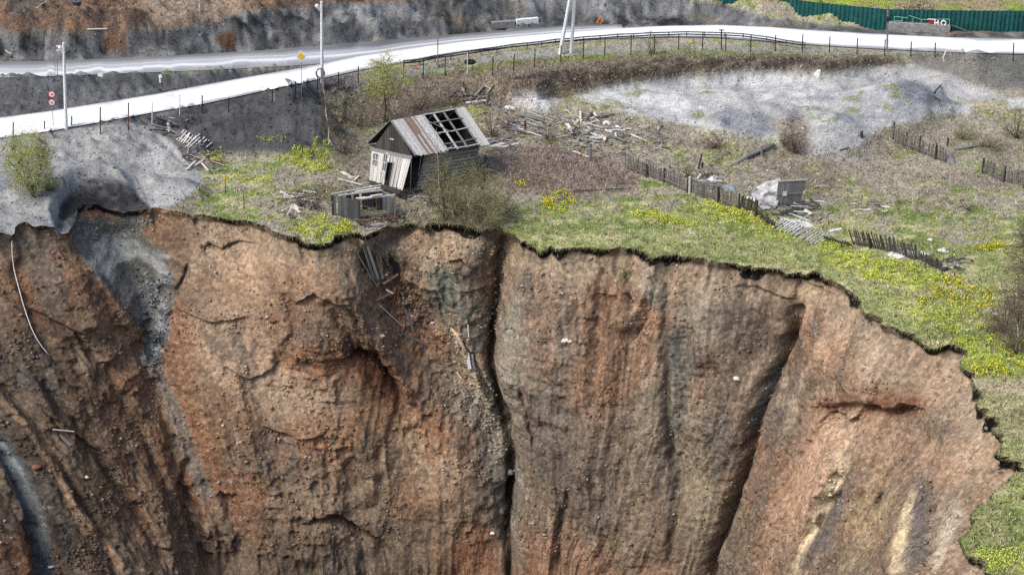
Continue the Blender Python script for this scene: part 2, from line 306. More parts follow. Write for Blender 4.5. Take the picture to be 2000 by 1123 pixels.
SCARPS = [  # a step whose lower (right-hand when walking the points) side is cut back
 ([(560,600),(610,560),(680,590),(720,650),(760,730),(800,800)],22,.9),([(640,690),(700,685),(745,705),(795,790)],16,.8),([(1590,830),(1625,800),(1670,812),(1700,780),(1750,796),(1780,775),(1820,800)],34,.7),
 ([(580,1010),(640,990),(700,1030),(770,1070)],18,.8),([(390,500),(412,476),(432,488),(470,466),(520,470)],14,.7),([(860,455),(872,500),(905,495),(925,520)],12,.8),([(800,545),(850,560),(880,600)],14,.6),
 ([(1180,520),(1215,560),(1240,590)],14,.6),([(1270,520),(1288,560),(1270,620),(1240,680)],16,.7),([(1560,545),(1600,560),(1640,580)],12,.6),([(1430,560),(1480,560),(1560,590)],14,.5),
 ([(340,600),(400,620),(470,600)],16,.5),([(420,700),(480,730),(560,700)],14,.5),([(500,820),(570,850),(640,830)],14,.5),
 ([(430,955),(450,965),(475,1010)],10,.6),([(1440,760),(1400,860),(1390,960)],14,.5),([(60,600),(140,640),(200,700)],16,.6),([(30,730),(90,800),(150,860)],12,.7),
 ([(150,840),(210,900),(260,980)],12,.6),([(1640,915),(1655,950),(1630,1020),(1575,1075)],16,.9),([(1815,915),(1830,980),(1815,1060)],14,.9),([(1210,560),(1190,640),(1195,720)],10,.4)]
LOBES = [(460,620,120,130,1.3),(640,640,90,90,1.1),(420,850,90,120,.8),(680,860,110,130,1.0),(870,960,90,130,.8),(1130,700,110,160,1.2),
 (1200,900,90,150,.8),(1400,650,90,110,.8),(1400,880,60,130,.7),(1660,720,110,90,.9),(1850,800,80,90,.6),(150,600,80,110,.8),(560,1040,120,100,.7),
 (900,500,45,40,.8),(1750,950,90,90,.5),(780,1080,100,80,.6)]
def wall_disp(px, py, s, D):
    wx = px+7*fbm(s/3, D/3, 3, 101)+6*fbm(s/.8, D/.8, 2, 103); wy = py+7*fbm(s/3, D/3, 3, 102)
    d = np.zeros(px.shape, np.float32)
    for pts, wd, dep in GROOVES:
        dep *= 1.3
        x0 = min(p[0] for p in pts)-3*wd; x1 = max(p[0] for p in pts)+3*wd; y0 = min(p[1] for p in pts)-3*wd; y1 = max(p[1] for p in pts)+3*wd
        sel = (wx > x0) & (wx < x1) & (wy > y0) & (wy < y1)
        if not sel.any(): continue
        r, t = pldist(wx[sel], wy[sel], pts); f = np.exp(-(r/wd)**2*1.2)
        d[sel] += dep*f*np.clip(t*8+.25, 0, 1)*np.clip((1-t)*8+.3, 0, 1)
    for pts, wd, dep in RIDGES:
        x0 = min(p[0] for p in pts)-3*wd; x1 = max(p[0] for p in pts)+3*wd; y0 = min(p[1] for p in pts)-3*wd; y1 = max(p[1] for p in pts)+3*wd
        sel = (wx > x0) & (wx < x1) & (wy > y0) & (wy < y1)
        if not sel.any(): continue
        r, t = pldist(wx[sel], wy[sel], pts); f = np.maximum(0, 1-r/(1.6*wd))**1.3
        d[sel] -= dep*f*np.clip(t*6+.2, 0, 1)*np.clip((1-t)*6+.2, 0, 1)
    for pts, wd, dep in SCARPS:
        x0 = min(p[0] for p in pts)-4*wd; x1 = max(p[0] for p in pts)+4*wd; y0 = min(p[1] for p in pts)-4*wd; y1 = max(p[1] for p in pts)+4*wd
        sel = (wx > x0) & (wx < x1) & (wy > y0) & (wy < y1)
        if not sel.any(): continue
        X, Y = wx[sel], wy[sel]; r, t = pldist(X, Y, pts); xs_ = np.interp(t, np.linspace(0, 1, len(pts)), [p[0] for p in pts]); ys_ = np.interp(t, np.linspace(0, 1, len(pts)), [p[1] for p in pts])
        t2 = np.clip(t+.02, 0, 1); t1 = np.clip(t-.02, 0, 1); dx = np.interp(t2, np.linspace(0, 1, len(pts)), [p[0] for p in pts])-np.interp(t1, np.linspace(0, 1, len(pts)), [p[0] for p in pts]); dy = np.interp(t2, np.linspace(0, 1, len(pts)), [p[1] for p in pts])-np.interp(t1, np.linspace(0, 1, len(pts)), [p[1] for p in pts])
        sd_ = (dx*(Y-ys_)-dy*(X-xs_))/(np.hypot(dx, dy)+1e-6)
        d[sel] += dep*(ss(sd_, -1, 4)*np.exp(-np.maximum(sd_, 0)/(1.6*wd))-.35*np.exp(-np.maximum(-sd_, 0)/(1.2*wd))*(sd_ < 0))*ss(t, 0, .15)*ss(1-t, 0, .15)*(r < 3.9*wd)
    for cx, cy, rx, ry, a in LOBES: d -= 1.15*a*blob(wx, wy, cx, cy, rx*1.5, ry*1.5)
    fade = ss(D, .5, 3.0)
    q = s+D*.12*fbm(s/9, D/9, 2, 140)
    n = .45*ridge(q/4.2, D/13, 3, 111)+.55*fbm(s/4.5, D/4.5, 3, 112)+.12*ridge(q/1.3, D/5, 2, 113)
    n2 = .20*fbm(s/1.3, D/1.3, 3, 114)+.16*ridge(s/.8+.3*D, D/.9, 2, 115)+.07*fbm(s/.33, D/.33, 2, 116)
    # little ledges
    n3 = .18*(np.abs(((D+1.2*fbm(s/3, D/3, 2, 120)) % 2.3)/2.3-.5)*2-.5)*ss(fbm(s/6, D/4, 2, 121), .0, .4)
    rub = ss(fbm(s/5, D/5, 2, 130), -.1, .35)
    n2 = n2*(.55+1.1*rub*(.35+.65*ss(px, 1100, 900)))+.10*ridge(q/.55, D/7, 2, 131)*ss(px, 950, 1150)+.07*ridge(q/.45+.25*D, D/5, 2, 132)*ss(px, 700, 300)
    d = d-(n*fade+n2*(.45+.55*fade)+n3*fade)
    und = poly(px+5*fbm(s, D, 2, 150), py, [(712,466),(745,446),(800,432),(840,440),(850,462),(820,452),(780,470),(735,500)], 6)*1.5+poly(px, py, [(930,455),(1000,458),(1012,480),(990,520),(960,480)], 8)*1.2
    return d*(.25+.75*fade)+und
PATCH = [  # colour, cx, cy, rx, ry, angle, strength
 ((150,98,62),80,560,90,90,60,.8),((140,92,62),220,560,70,140,60,.5),((120,88,66),200,800,120,220,60,.6),((84,68,56),110,700,60,160,62,.6),
 ((92,76,62),150,960,90,200,58,.6),((154,104,70),40,1080,60,60,45,.9),((72,54,46),90,970,30,120,68,.8),((70,66,66),120,1060,22,100,75,.7),
 ((150,112,82),320,430,60,50,0,.8),((110,84,66),350,470,50,50,0,.6),((176,138,108),500,540,110,80,0,.8),((190,156,128),470,680,110,110,20,.8),
 ((158,104,68),600,720,80,50,20,.9),((140,88,56),700,720,70,50,30,.8),((176,134,104),620,560,80,70,40,.7),((190,158,130),560,780,120,60,15,.7),
 ((150,108,76),430,820,80,90,0,.7),((128,100,78),330,900,80,140,70,.6),((100,84,72),430,1020,60,120,70,.7),((168,118,82),640,880,110,70,0,.8),
 ((150,124,100),700,980,150,90,0,.7),((120,98,78),620,1090,150,50,0,.7),((196,168,136),800,870,60,60,0,.4),((122,104,88),760,1050,130,80,0,.7),
 ((160,116,80),760,800,90,90,40,.7),((196,170,140),860,920,60,60,80,.5),((128,92,66),780,600,50,90,55,.7),((96,76,60),760,560,40,80,50,.6),
 ((104,106,96),870,570,50,110,70,.85),((108,108,98),920,640,50,80,80,.8),((170,132,100),870,480,40,50,0,.7),((150,105,72),800,455,40,30,0,.7),((176,160,138),905,470,28,28,0,.8),
 ((140,132,118),900,760,60,90,55,.8),((160,154,140),960,800,40,120,80,.7),((150,142,126),1010,650,40,120,85,.7),((132,124,112),990,960,50,160,90,.8),
 ((178,150,122),1110,540,60,60,0,.7),((150,100,66),1180,560,40,90,90,.8),((128,114,100),1080,660,60,120,90,.7),((160,112,76),1170,720,60,90,90,.8),
 ((120,106,98),1080,830,60,130,90,.7),((150,126,104),1220,900,90,120,90,.6),((110,96,86),1170,960,60,110,90,.7),((178,118,78),1280,600,40,60,90,.8),((160,108,72),1250,700,50,60,0,.7),
 ((156,154,146),1275,540,26,60,100,.9),((142,148,136),1290,580,24,40,90,.7),((118,118,112),1320,740,40,160,90,.8),((176,164,140),1370,620,50,70,80,.7),
 ((150,138,118),1290,820,60,100,80,.5),((112,100,88),1420,620,70,70,0,.6),((130,112,92),1400,760,60,90,0,.6),((150,132,106),1380,950,70,140,90,.7),
 ((104,86,72),1470,650,60,60,0,.6),((100,80,66),1540,640,30,80,90,.7),((122,124,114),1500,740,18,70,105,.9),((106,94,92),1530,800,35,70,110,.7),
 ((170,122,88),1620,660,60,80,120,.8),((190,152,122),1700,700,90,60,30,.6),((150,100,66),1720,790,110,40,0,.9),((192,148,118),1640,830,70,90,120,.8),
 ((190,148,118),1570,950,50,140,112,.8),((214,186,144),1615,960,22,110,114,.95),((120,108,102),1640,1010,24,110,118,.8),((178,136,104),1740,900,80,80,0,.6),
 ((170,140,100),1700,1000,60,120,100,.7),((112,102,100),1800,1010,30,110,98,.85),((214,184,136),1770,1050,22,70,100,.8),((186,142,108),1860,900,60,80,120,.7),
 ((190,150,118),1850,760,60,60,30,.6),((170,120,88),1800,720,80,40,30,.6),((128,92,74),1880,1090,50,70,0,.7),((206,186,160),1850,1040,24,80,110,.6),
 ((190,158,128),1900,820,40,60,50,.6),((130,92,66),560,620,70,40,0,.5),((100,60,38),740,755,60,30,45,.8),((96,62,42),700,690,50,16,10,.7)]
STREAKS = [  # soil colour lines, some painting in groove shade and ridge light
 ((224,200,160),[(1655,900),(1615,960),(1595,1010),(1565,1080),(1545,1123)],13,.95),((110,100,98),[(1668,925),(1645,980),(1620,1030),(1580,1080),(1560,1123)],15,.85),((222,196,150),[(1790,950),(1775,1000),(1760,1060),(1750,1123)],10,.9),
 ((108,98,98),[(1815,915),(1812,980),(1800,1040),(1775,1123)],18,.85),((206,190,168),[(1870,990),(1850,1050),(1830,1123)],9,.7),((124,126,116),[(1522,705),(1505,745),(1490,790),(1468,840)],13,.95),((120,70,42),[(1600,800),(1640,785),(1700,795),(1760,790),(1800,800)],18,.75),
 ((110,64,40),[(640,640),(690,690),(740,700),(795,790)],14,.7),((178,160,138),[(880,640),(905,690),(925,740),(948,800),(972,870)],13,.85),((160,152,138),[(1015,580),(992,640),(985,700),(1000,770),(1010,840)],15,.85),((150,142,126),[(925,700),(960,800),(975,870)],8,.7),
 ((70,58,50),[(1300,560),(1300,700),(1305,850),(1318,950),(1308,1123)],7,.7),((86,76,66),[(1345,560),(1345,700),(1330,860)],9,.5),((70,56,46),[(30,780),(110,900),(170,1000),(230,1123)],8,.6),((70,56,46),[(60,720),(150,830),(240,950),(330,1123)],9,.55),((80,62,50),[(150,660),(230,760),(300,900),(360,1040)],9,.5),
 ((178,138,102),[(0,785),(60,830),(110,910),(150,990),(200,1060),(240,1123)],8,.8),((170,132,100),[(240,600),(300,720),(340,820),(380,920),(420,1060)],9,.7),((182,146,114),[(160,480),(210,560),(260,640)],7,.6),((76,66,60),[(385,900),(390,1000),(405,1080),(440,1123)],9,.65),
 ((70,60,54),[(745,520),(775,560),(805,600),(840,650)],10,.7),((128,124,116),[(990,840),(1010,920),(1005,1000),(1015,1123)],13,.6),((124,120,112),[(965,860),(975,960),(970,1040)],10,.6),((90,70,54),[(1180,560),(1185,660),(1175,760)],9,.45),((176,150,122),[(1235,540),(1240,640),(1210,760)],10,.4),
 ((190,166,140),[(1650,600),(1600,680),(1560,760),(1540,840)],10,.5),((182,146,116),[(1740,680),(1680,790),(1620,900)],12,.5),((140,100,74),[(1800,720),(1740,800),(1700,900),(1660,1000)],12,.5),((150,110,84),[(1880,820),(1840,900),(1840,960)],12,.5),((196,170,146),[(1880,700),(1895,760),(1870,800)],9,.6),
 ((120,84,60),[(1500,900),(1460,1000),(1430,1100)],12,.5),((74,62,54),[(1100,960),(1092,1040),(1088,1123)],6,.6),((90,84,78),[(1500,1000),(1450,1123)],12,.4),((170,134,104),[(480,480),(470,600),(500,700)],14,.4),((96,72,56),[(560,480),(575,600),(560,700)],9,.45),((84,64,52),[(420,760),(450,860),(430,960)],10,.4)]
def wall_colour(px, py, s, D, x, y, z):
    n = px.shape
    wx = px+22*fbm(s/4, D/5, 4, 201)+6*fbm(s/.7, D/.9, 2, 206); wy = py+22*fbm(s/4, D/5, 4, 202)
    n1 = fbm(s/2.4, D/4.5, 4, 203); n2 = fbm(s/.7, D/.8, 3, 204); n3 = fbm(s/7, D/9, 3, 205); st = fbm(s/.6, D/6, 3, 207)
    nf = fbm(s/.22, D/.22, 2, 208)
    col = np.zeros(n+(3,), np.float32)+C(132,108,88)
    def mix(c, m):
        nonlocal col
        m = np.clip(m, 0, 1)[..., None]; col = col*(1-m)+np.asarray(c)*m
    mix(C(160,112,78), ss(n3+.4*n1, .0, .5)*.7); mix(C(104,94,86), ss(-n3+.4*n1, .1, .6)*.7)
    for c, cx, cy, rx, ry, a, k in PATCH:
        mix(C(*c), blob(wx, wy, cx, cy, rx*1.2, ry*1.2, 0)**.6*min(1, k*1.15) if a < 1 else blob(wx, wy, cx, cy, max(rx, ry)*1.2, min(rx, ry)*1.2, a)**.6*min(1, k*1.15))
    mix(C(84,68,56), ss(n1+.6*st+.4*n2, .2, .75)*.6); mix(C(186,158,130), ss(-n1+.5*n2-.2*st, .3, .8)*.4); mix(C(150,92,56), ss(n2*.5+n3+.4*st, .35, .8)*.5*ss(px, 1500, 900))
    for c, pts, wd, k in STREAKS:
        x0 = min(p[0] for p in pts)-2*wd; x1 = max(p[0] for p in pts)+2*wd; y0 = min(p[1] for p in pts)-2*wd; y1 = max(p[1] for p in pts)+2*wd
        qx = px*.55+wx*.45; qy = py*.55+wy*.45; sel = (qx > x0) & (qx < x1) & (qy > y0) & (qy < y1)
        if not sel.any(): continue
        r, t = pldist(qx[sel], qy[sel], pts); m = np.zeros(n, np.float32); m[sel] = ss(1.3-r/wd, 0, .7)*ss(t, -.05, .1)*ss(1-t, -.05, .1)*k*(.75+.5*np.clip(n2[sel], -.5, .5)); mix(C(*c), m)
    mix(C(118,114,108), ss(n1+.5*st+.3*n2-.2*n3, .35, .8)*.4)
    # bare pale lip below the turf, dark soil on top
    lip = ss(D, .5, .8)*(1-ss(D+1.2*n1, 1.6, 3.4)); mix(C(176,150,122), lip*.6*ss(px, 330, 420))
    tk = (.52+.95*fbm(s/1.8, s*0+4, 3, 220))*(1-.35*(px < 560)); soil = 1-ss(D+.2*n2, tk-.08, tk+.12); mix(SOIL*.62, soil)
    # slumped grey gravel in the left gully, and the far-left stream
    g1 = poly(wx*.4+px*.6, wy*.4+py*.6, [(140,425),(300,425),(270,455),(320,500),(345,560),(335,620),(330,660),(300,715),(275,700),(280,650),(240,600),(205,550),(160,500),(135,460)], 6)
    mix(C(112,114,114), g1*.9); 
    g2 = poly(wx, wy, [(160,475),(200,450),(240,460),(290,490),(330,500),(340,560),(310,580),(305,530),(270,500),(230,510),(225,545),(190,520),(165,500)], 5)
    mix(C(156,160,164), g2*.92*ss(n2+n1, -.6, .1)); mix(C(96,96,92), g1*(1-g2)*ss(n1, .0, .4)*.6)
    g3 = poly(wx*.5+px*.5, py, [(318,590),(330,600),(320,660),(305,712),(272,705),(285,650),(300,640)], 4)
    mix(C(84,88,94), g3); mix(C(170,178,186), g3*ss(n2, .0, .4)*.8)
    r, t = pldist(wx*.5+px*.5, py, [(-80,760),(0,870),(38,920),(66,1000),(88,1123),(100,1250)]); m = ss(1-r/24, 0, .35)
    mix(C(96,102,108), m); mix(C(150,158,164), m*ss(1-r/14, 0, .5)*ss(py, 1000, 900)); mix(C(60,64,68), m*ss(n2, .1, .5)*.6)
    r, t = pldist(px, py, [(300,720),(340,800),(365,880),(400,960)]); mix(C(122,114,106), ss(1-r/22, 0, .6)*.8)
    # dark line along the middle gully
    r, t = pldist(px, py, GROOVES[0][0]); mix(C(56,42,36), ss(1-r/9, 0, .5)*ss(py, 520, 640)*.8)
    # pebbly speckle
    col = col*(1+.22*fbm(s/1.5, D/2.2, 3, 230)+.15*n2+.12*nf+.14*st)[..., None]
    rm = ss(vn(s/.13, D/.13, 300), .80, .86)*ss(n3+n1, -.5, .4)
    mix(C(200,180,154), rm*.35)
    lum = col.mean(-1, keepdims=True); grey = lum*np.array([1.06, .985, .88], np.float32); dk_ = (.74-.12*ss(px, 900, 1100)*ss(-px, -1560, -1450)-.10*ss(px, 1560, 1640))[..., None]; col = (col*dk_+grey*(1-dk_))*.92*np.array([.985, 1, .965], np.float32)*(1-.10*ss(px, 330, 100)*ss(py, 480, 600))[..., None]
    return np.clip(col, .004, .9)
# ------------------------------------------------------------------ meshes from numpy grids
def grid_mesh(name, V, nu, nv, col, flip=False, smooth=True):
    me = bpy.data.meshes.new(name); n = nu*nv
    me.vertices.add(n); me.vertices.foreach_set('co', V.astype(np.float32).ravel())
    i = np.arange(nu-1); j = np.arange(nv-1); I, J = np.meshgrid(i, j, indexing='ij')
    a = I*nv+J; q = np.stack([a, a+1, a+nv+1, a+nv], -1).reshape(-1, 4)
    if flip: q = q[:, ::-1]
    nf = len(q); me.loops.add(nf*4); me.loops.foreach_set('vertex_index', q.astype(np.int32).ravel())
    me.polygons.add(nf); me.polygons.foreach_set('loop_start', np.arange(0, nf*4, 4, dtype=np.int32))
    me.polygons.foreach_set('use_smooth', np.full(nf, smooth))
    ca = me.color_attributes.new('Col', 'FLOAT_COLOR', 'POINT')
    c3 = col.reshape(-1, 3); al = .55+.45*ss((c3.max(1)-c3.min(1))/(c3.max(1)+1e-4), .06, .22)
    ca.data.foreach_set('color', np.concatenate([c3, al[:, None]], 1).astype(np.float32).ravel())
    me.update(calc_edges=True)
    return me
def link(name, me, mat=None, parent=None):
    o = bpy.data.objects.new(name, me); S.collection.objects.link(o)
    if mat is not None: me.materials.append(mat)
    if parent is not None: o.parent = parent
    return o
def terrain_material(name, scale, stones, bump):
    m = bpy.data.materials.new(name); m.use_nodes = True; t = m.node_tree; N = t.nodes; L = t.links
    b = N['Principled BSDF']; b.inputs['Roughness'].default_value = .95; b.inputs['Specular IOR Level'].default_value = .15
    at = N.new('ShaderNodeAttribute'); at.attribute_name = 'Col'
    tc = N.new('ShaderNodeTexCoord')
    n1 = N.new('ShaderNodeTexNoise'); n1.inputs['Scale'].default_value = scale; n1.inputs['Detail'].default_value = 6; n1.inputs['Roughness'].default_value = .75
    L.new(tc.outputs['Object'], n1.inputs['Vector'])
    v = N.new('ShaderNodeTexVoronoi'); v.inputs['Scale'].default_value = stones; v.feature = 'F1'; L.new(tc.outputs['Object'], v.inputs['Vector'])
    sp = N.new('ShaderNodeSeparateColor'); L.new(v.outputs['Color'], sp.inputs[0])
    r1 = N.new('ShaderNodeMapRange'); r1.inputs[1].default_value = .3; r1.inputs[2].default_value = .7; r1.inputs[3].default_value = .58; r1.inputs[4].default_value = 1.38
    L.new(n1.outputs['Fac'], r1.inputs[0])
    r2 = N.new('ShaderNodeMapRange'); r2.inputs[3].default_value = .72; r2.inputs[4].default_value = 1.3; L.new(sp.outputs[0], r2.inputs[0])
    mu = N.new('ShaderNodeMath'); mu.operation = 'MULTIPLY'; L.new(r1.outputs[0], mu.inputs[0]); L.new(r2.outputs[0], mu.inputs[1])
    vm = N.new('ShaderNodeVectorMath'); vm.operation = 'SCALE'; L.new(at.outputs['Color'], vm.inputs[0]); mm = N.new('ShaderNodeMix'); mm.data_type = 'FLOAT'; mm.inputs[2].default_value = 1.0; L.new(at.outputs['Alpha'], mm.inputs[0]); L.new(mu.outputs[0], mm.inputs[3]); L.new(mm.outputs[0], vm.inputs['Scale'])
    L.new(vm.outputs[0], b.inputs['Base Color'])
    ad = N.new('ShaderNodeMath'); ad.operation = 'MULTIPLY_ADD'; ad.inputs[1].default_value = -.6; L.new(v.outputs['Distance'], ad.inputs[0]); L.new(n1.outputs['Fac'], ad.inputs[2])
    bu = N.new('ShaderNodeBump'); bu.inputs['Strength'].default_value = 1; bu.inputs['Distance'].default_value = bump
    L.new(ad.outputs[0], bu.inputs['Height']); L.new(bu.outputs[0], b.inputs['Normal'])
    return m
# plateau
drs = np.concatenate([[0], np.full(12, .12), np.linspace(.16, .34, 150), np.linspace(.34, .42, 270)]); rr = np.cumsum(drs)
rr = np.concatenate([rr, rr[-1]+np.array([2, 5, 10, 20, 40, 80, 160, 320, 640, 1200, 2000])])
NP_ = len(rr)
T2, RR = np.meshgrid(TH, rr, indexing='ij')
blend = ss(RR, 0, 30)
RB = lerp(R0[:, None], R2[:, None], blend)
GX = CX+np.cos(T2)*(RB+RR); GY = CY+np.sin(T2)*(RB+RR)
P0 = proj(GX, GY, 0*GX)
front = (GY*CP+HCAM*SP) > 8
P0x = np.where(front & (GY > 20), P0[0], 1000); P0y = np.where(front & (GY > 20), P0[1], 2000)
GZ = height(GX, GY, P0x, P0y)
P1 = proj(GX, GY, GZ); rmk = road_mask(*P1)
rmk = np.maximum(rmk, ss(band(P1[0], ROADA)+9-P1[1], 0, 6)*ss(P1[1]-band(P1[0], ROADB)+6, 0, 4))
fieldl = (P1[1] < 70)*(P1[0] < 1000)
edge = ss(RR, 0, 2.5)
nz = (.20*fbm(GX/2.6, GY/2.6, 3, 81)+.15*fbm(GX/.8, GY/.8, 3, 82)+.04*fbm(GX/.3, GY/.3, 2, 83))*(1+1.6*fieldl)
slg = poly(P1[0], P1[1], [(-500,135),(400,105),(1000,55),(1600,55),(1600,0),(-500,0)], 4)+poly(P1[0], P1[1], [(-500,330),(-500,150),(600,130),(700,180),(640,300)], 6)
gvm = poly(P1[0], P1[1], [(1180,200),(1480,150),(1790,130),(1860,150),(1800,240),(1650,300),(1500,275),(1300,240)], 20)+poly(P1[0], P1[1], [(-500,290),(0,275),(250,250),(330,280),(390,350),(300,400),(150,450),(-500,500)], 20)
nz = nz+np.clip(gvm, 0, 1)*(.55*ridge(GX/7, GY/6, 2, 87)+.12*fbm(GX/1.1, GY/1.1, 3, 88))
nz = nz+np.clip(slg, 0, 1)*(.6*ridge(GX/5, GY/4, 3, 85)+.6*ridge(GX/3.5+.3*GY, GY/1.3, 3, 89)+.25*ridge(GX/1.2, GY/.8, 2, 86)-.1)
GZ = GZ+nz*(1-rmk)*(.35+.65*edge)
lowx = ss(P1[0], 225, 270)*(1-ss(P1[0], 400, 440)); GZ = GZ*(1-lowx*(1-ss(RR, 0, 7))*.92)
sl_ = ss(fbm(TH*45/3.0, TH*0+2, 3, 92), .12, .45)[:, None]*.55*(1-ss(RR, .3, 1.6)); GZ = GZ-sl_
far = ss(RR, rr[-12]+5, rr[-1]); GZ = GZ*(1-far)
P1 = proj(GX, GY, GZ); px1 = np.where(GY > 20, P1[0], 1000); py1 = np.where(GY > 20, P1[1], 1500)
GC = ground_colour(GX+.3*GZ, GY+1.3*GZ, px1, py1)
M_GROUND = terrain_material('ground_soil_grass', 3.5, 7.0, .05)
M_WALL = terrain_material('pit_soil', 3.0, 3.2, .08)
ground = link('ground', grid_mesh('ground', np.stack([GX, GY, GZ], -1).reshape(-1, 3), len(TH), NP_, GC, flip=True), M_GROUND); ground['kind'] = 'structure'
# wall
dd = np.concatenate([[0, .03, .12, .25, .38, .5, .62], .62+np.cumsum(np.linspace(.055, .085, 350)), ]); dd = np.concatenate([dd, dd[-1]+np.cumsum(np.linspace(.3, 1.4, 22))])
TW, DW = np.meshgrid(TH, dd, indexing='ij')
slope = np.interp(TH, [A0, .25, .7, 1.25, 1.8, 2.05, 2.3, 3.3, 4, 6.3], [1.1, 1.0, .55, .38, .42, .68, .95, 1.0, .7, .8])[:, None]      # metres inward per metre down
inw = -(.28+.3*fbm(TW*45/2.5, TW*0+6, 2, 91))*ss(DW, .25, .6)+np.where(DW > .6, (DW-.6)*slope, 0)*ss(DW, .3, 3.5)+.16*ss(DW, .6, 1.2)
k1 = ss(DW, 0, 3); k2 = ss(DW, 2, 16)
RW = lerp(lerp(R0[:, None], R1[:, None], k1), R2[:, None], k2)-inw
def wxyz(R, D): return CX+np.cos(TW)*R, CY+np.sin(TW)*R, GZ[:, :1]*(1-ss(D, 0, 3))-D
WX, WY, WZ = wxyz(RW, DW)
Pw = proj(WX, WY, WZ)
SW = TW*45.0
dsp = wall_disp(Pw[0], Pw[1], SW, DW)*(1-ss(DW, dd[-20], dd[-1])*.7)
WX, WY, WZ = wxyz(RW+np.where(DW > 0, dsp, 0)*ss(DW, .0, .5), DW)
Pw = proj(WX, WY, WZ)
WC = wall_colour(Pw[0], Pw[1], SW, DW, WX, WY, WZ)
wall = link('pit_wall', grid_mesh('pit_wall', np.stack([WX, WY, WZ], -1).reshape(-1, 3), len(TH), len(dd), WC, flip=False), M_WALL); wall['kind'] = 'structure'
fc = np.stack([WX[:-1:6, -1], WY[:-1:6, -1], WZ[:-1:6, -1]], -1); cen = fc.mean(0); kk_ = len(fc)
me = bpy.data.meshes.new('pit_floor'); rings = np.concatenate([cen+(fc-cen)*r_ for r_ in (1, .66, .33)]+[cen[None]]); rings[:, 2] += np.concatenate([np.zeros(kk_), -1.5*np.ones(kk_), -2.2*np.ones(kk_), [-2.4]])+.0
F_ = [(r_*kk_+i, r_*kk_+(i+1) % kk_, (r_+1)*kk_+(i+1) % kk_, (r_+1)*kk_+i) for r_ in (0, 1) for i in range(kk_)]+[(2*kk_+i, 2*kk_+(i+1) % kk_, 3*kk_) for i in range(kk_)]
me.from_pydata(rings.tolist(), [], F_); ca = me.color_attributes.new('Col', 'FLOAT_COLOR', 'POINT'); ca.data.foreach_set('color', np.tile(np.array([*C(110,86,68), 1.0], np.float32), len(rings))); me.update()
floor = link('pit_floor', me, M_WALL); floor['kind'] = 'structure'
# ------------------------------------------------------------------ placing things: rays onto the real terrain
bpy.context.view_layer.update()
FWD = Vector((0, CP, -SP)); UPV = Vector((0, SP, CP)); RGT = Vector((1, 0, 0)); CAMP = Vector((0, 0, HCAM))
def hit(px, py, what=None):
    d = (FWD+RGT*((px-1000)/FP)+UPV*((561.5-py)/FP)).normalized(); best = None
    for o in (ground, wall):
        ok, l, n, i = o.ray_cast(CAMP, d)
        if ok and (best is None or (l-CAMP).length < (best[0]-CAMP).length): best = (l.copy(), n.copy())
    if best is None:
        x, y = unproj(px, py); best = (Vector((x, y, 0)), Vector((0, 0, 1)))
    return best
def P(px, py, dz=0.0): return hit(px, py)[0]+Vector((0, 0, dz))
def down(x, y):
    ok, l, n, i = ground.ray_cast(Vector((x, y, 50)), Vector((0, 0, -1)))
    return l.z if ok else 0.0
def atdepth(px, py, zf): return CAMP+(FWD+RGT*((px-1000)/FP)+UPV*((561.5-py)/FP))*zf
def zf_of(p): return (Vector(p)-CAMP).dot(FWD)
def above(base, px, py):
    """the point seen at px,py standing in the vertical plane (parallel to the picture) through base"""
    return atdepth(px, py, (Vector(base)-CAMP).dot(FWD)-(0)) if False else _vert(base, px, py)
def _vert(base, px, py):
    d = FWD+RGT*((px-1000)/FP)+UPV*((561.5-py)/FP)
    t = (base[1]-CAMP.y)/d.y
    return CAMP+d*t
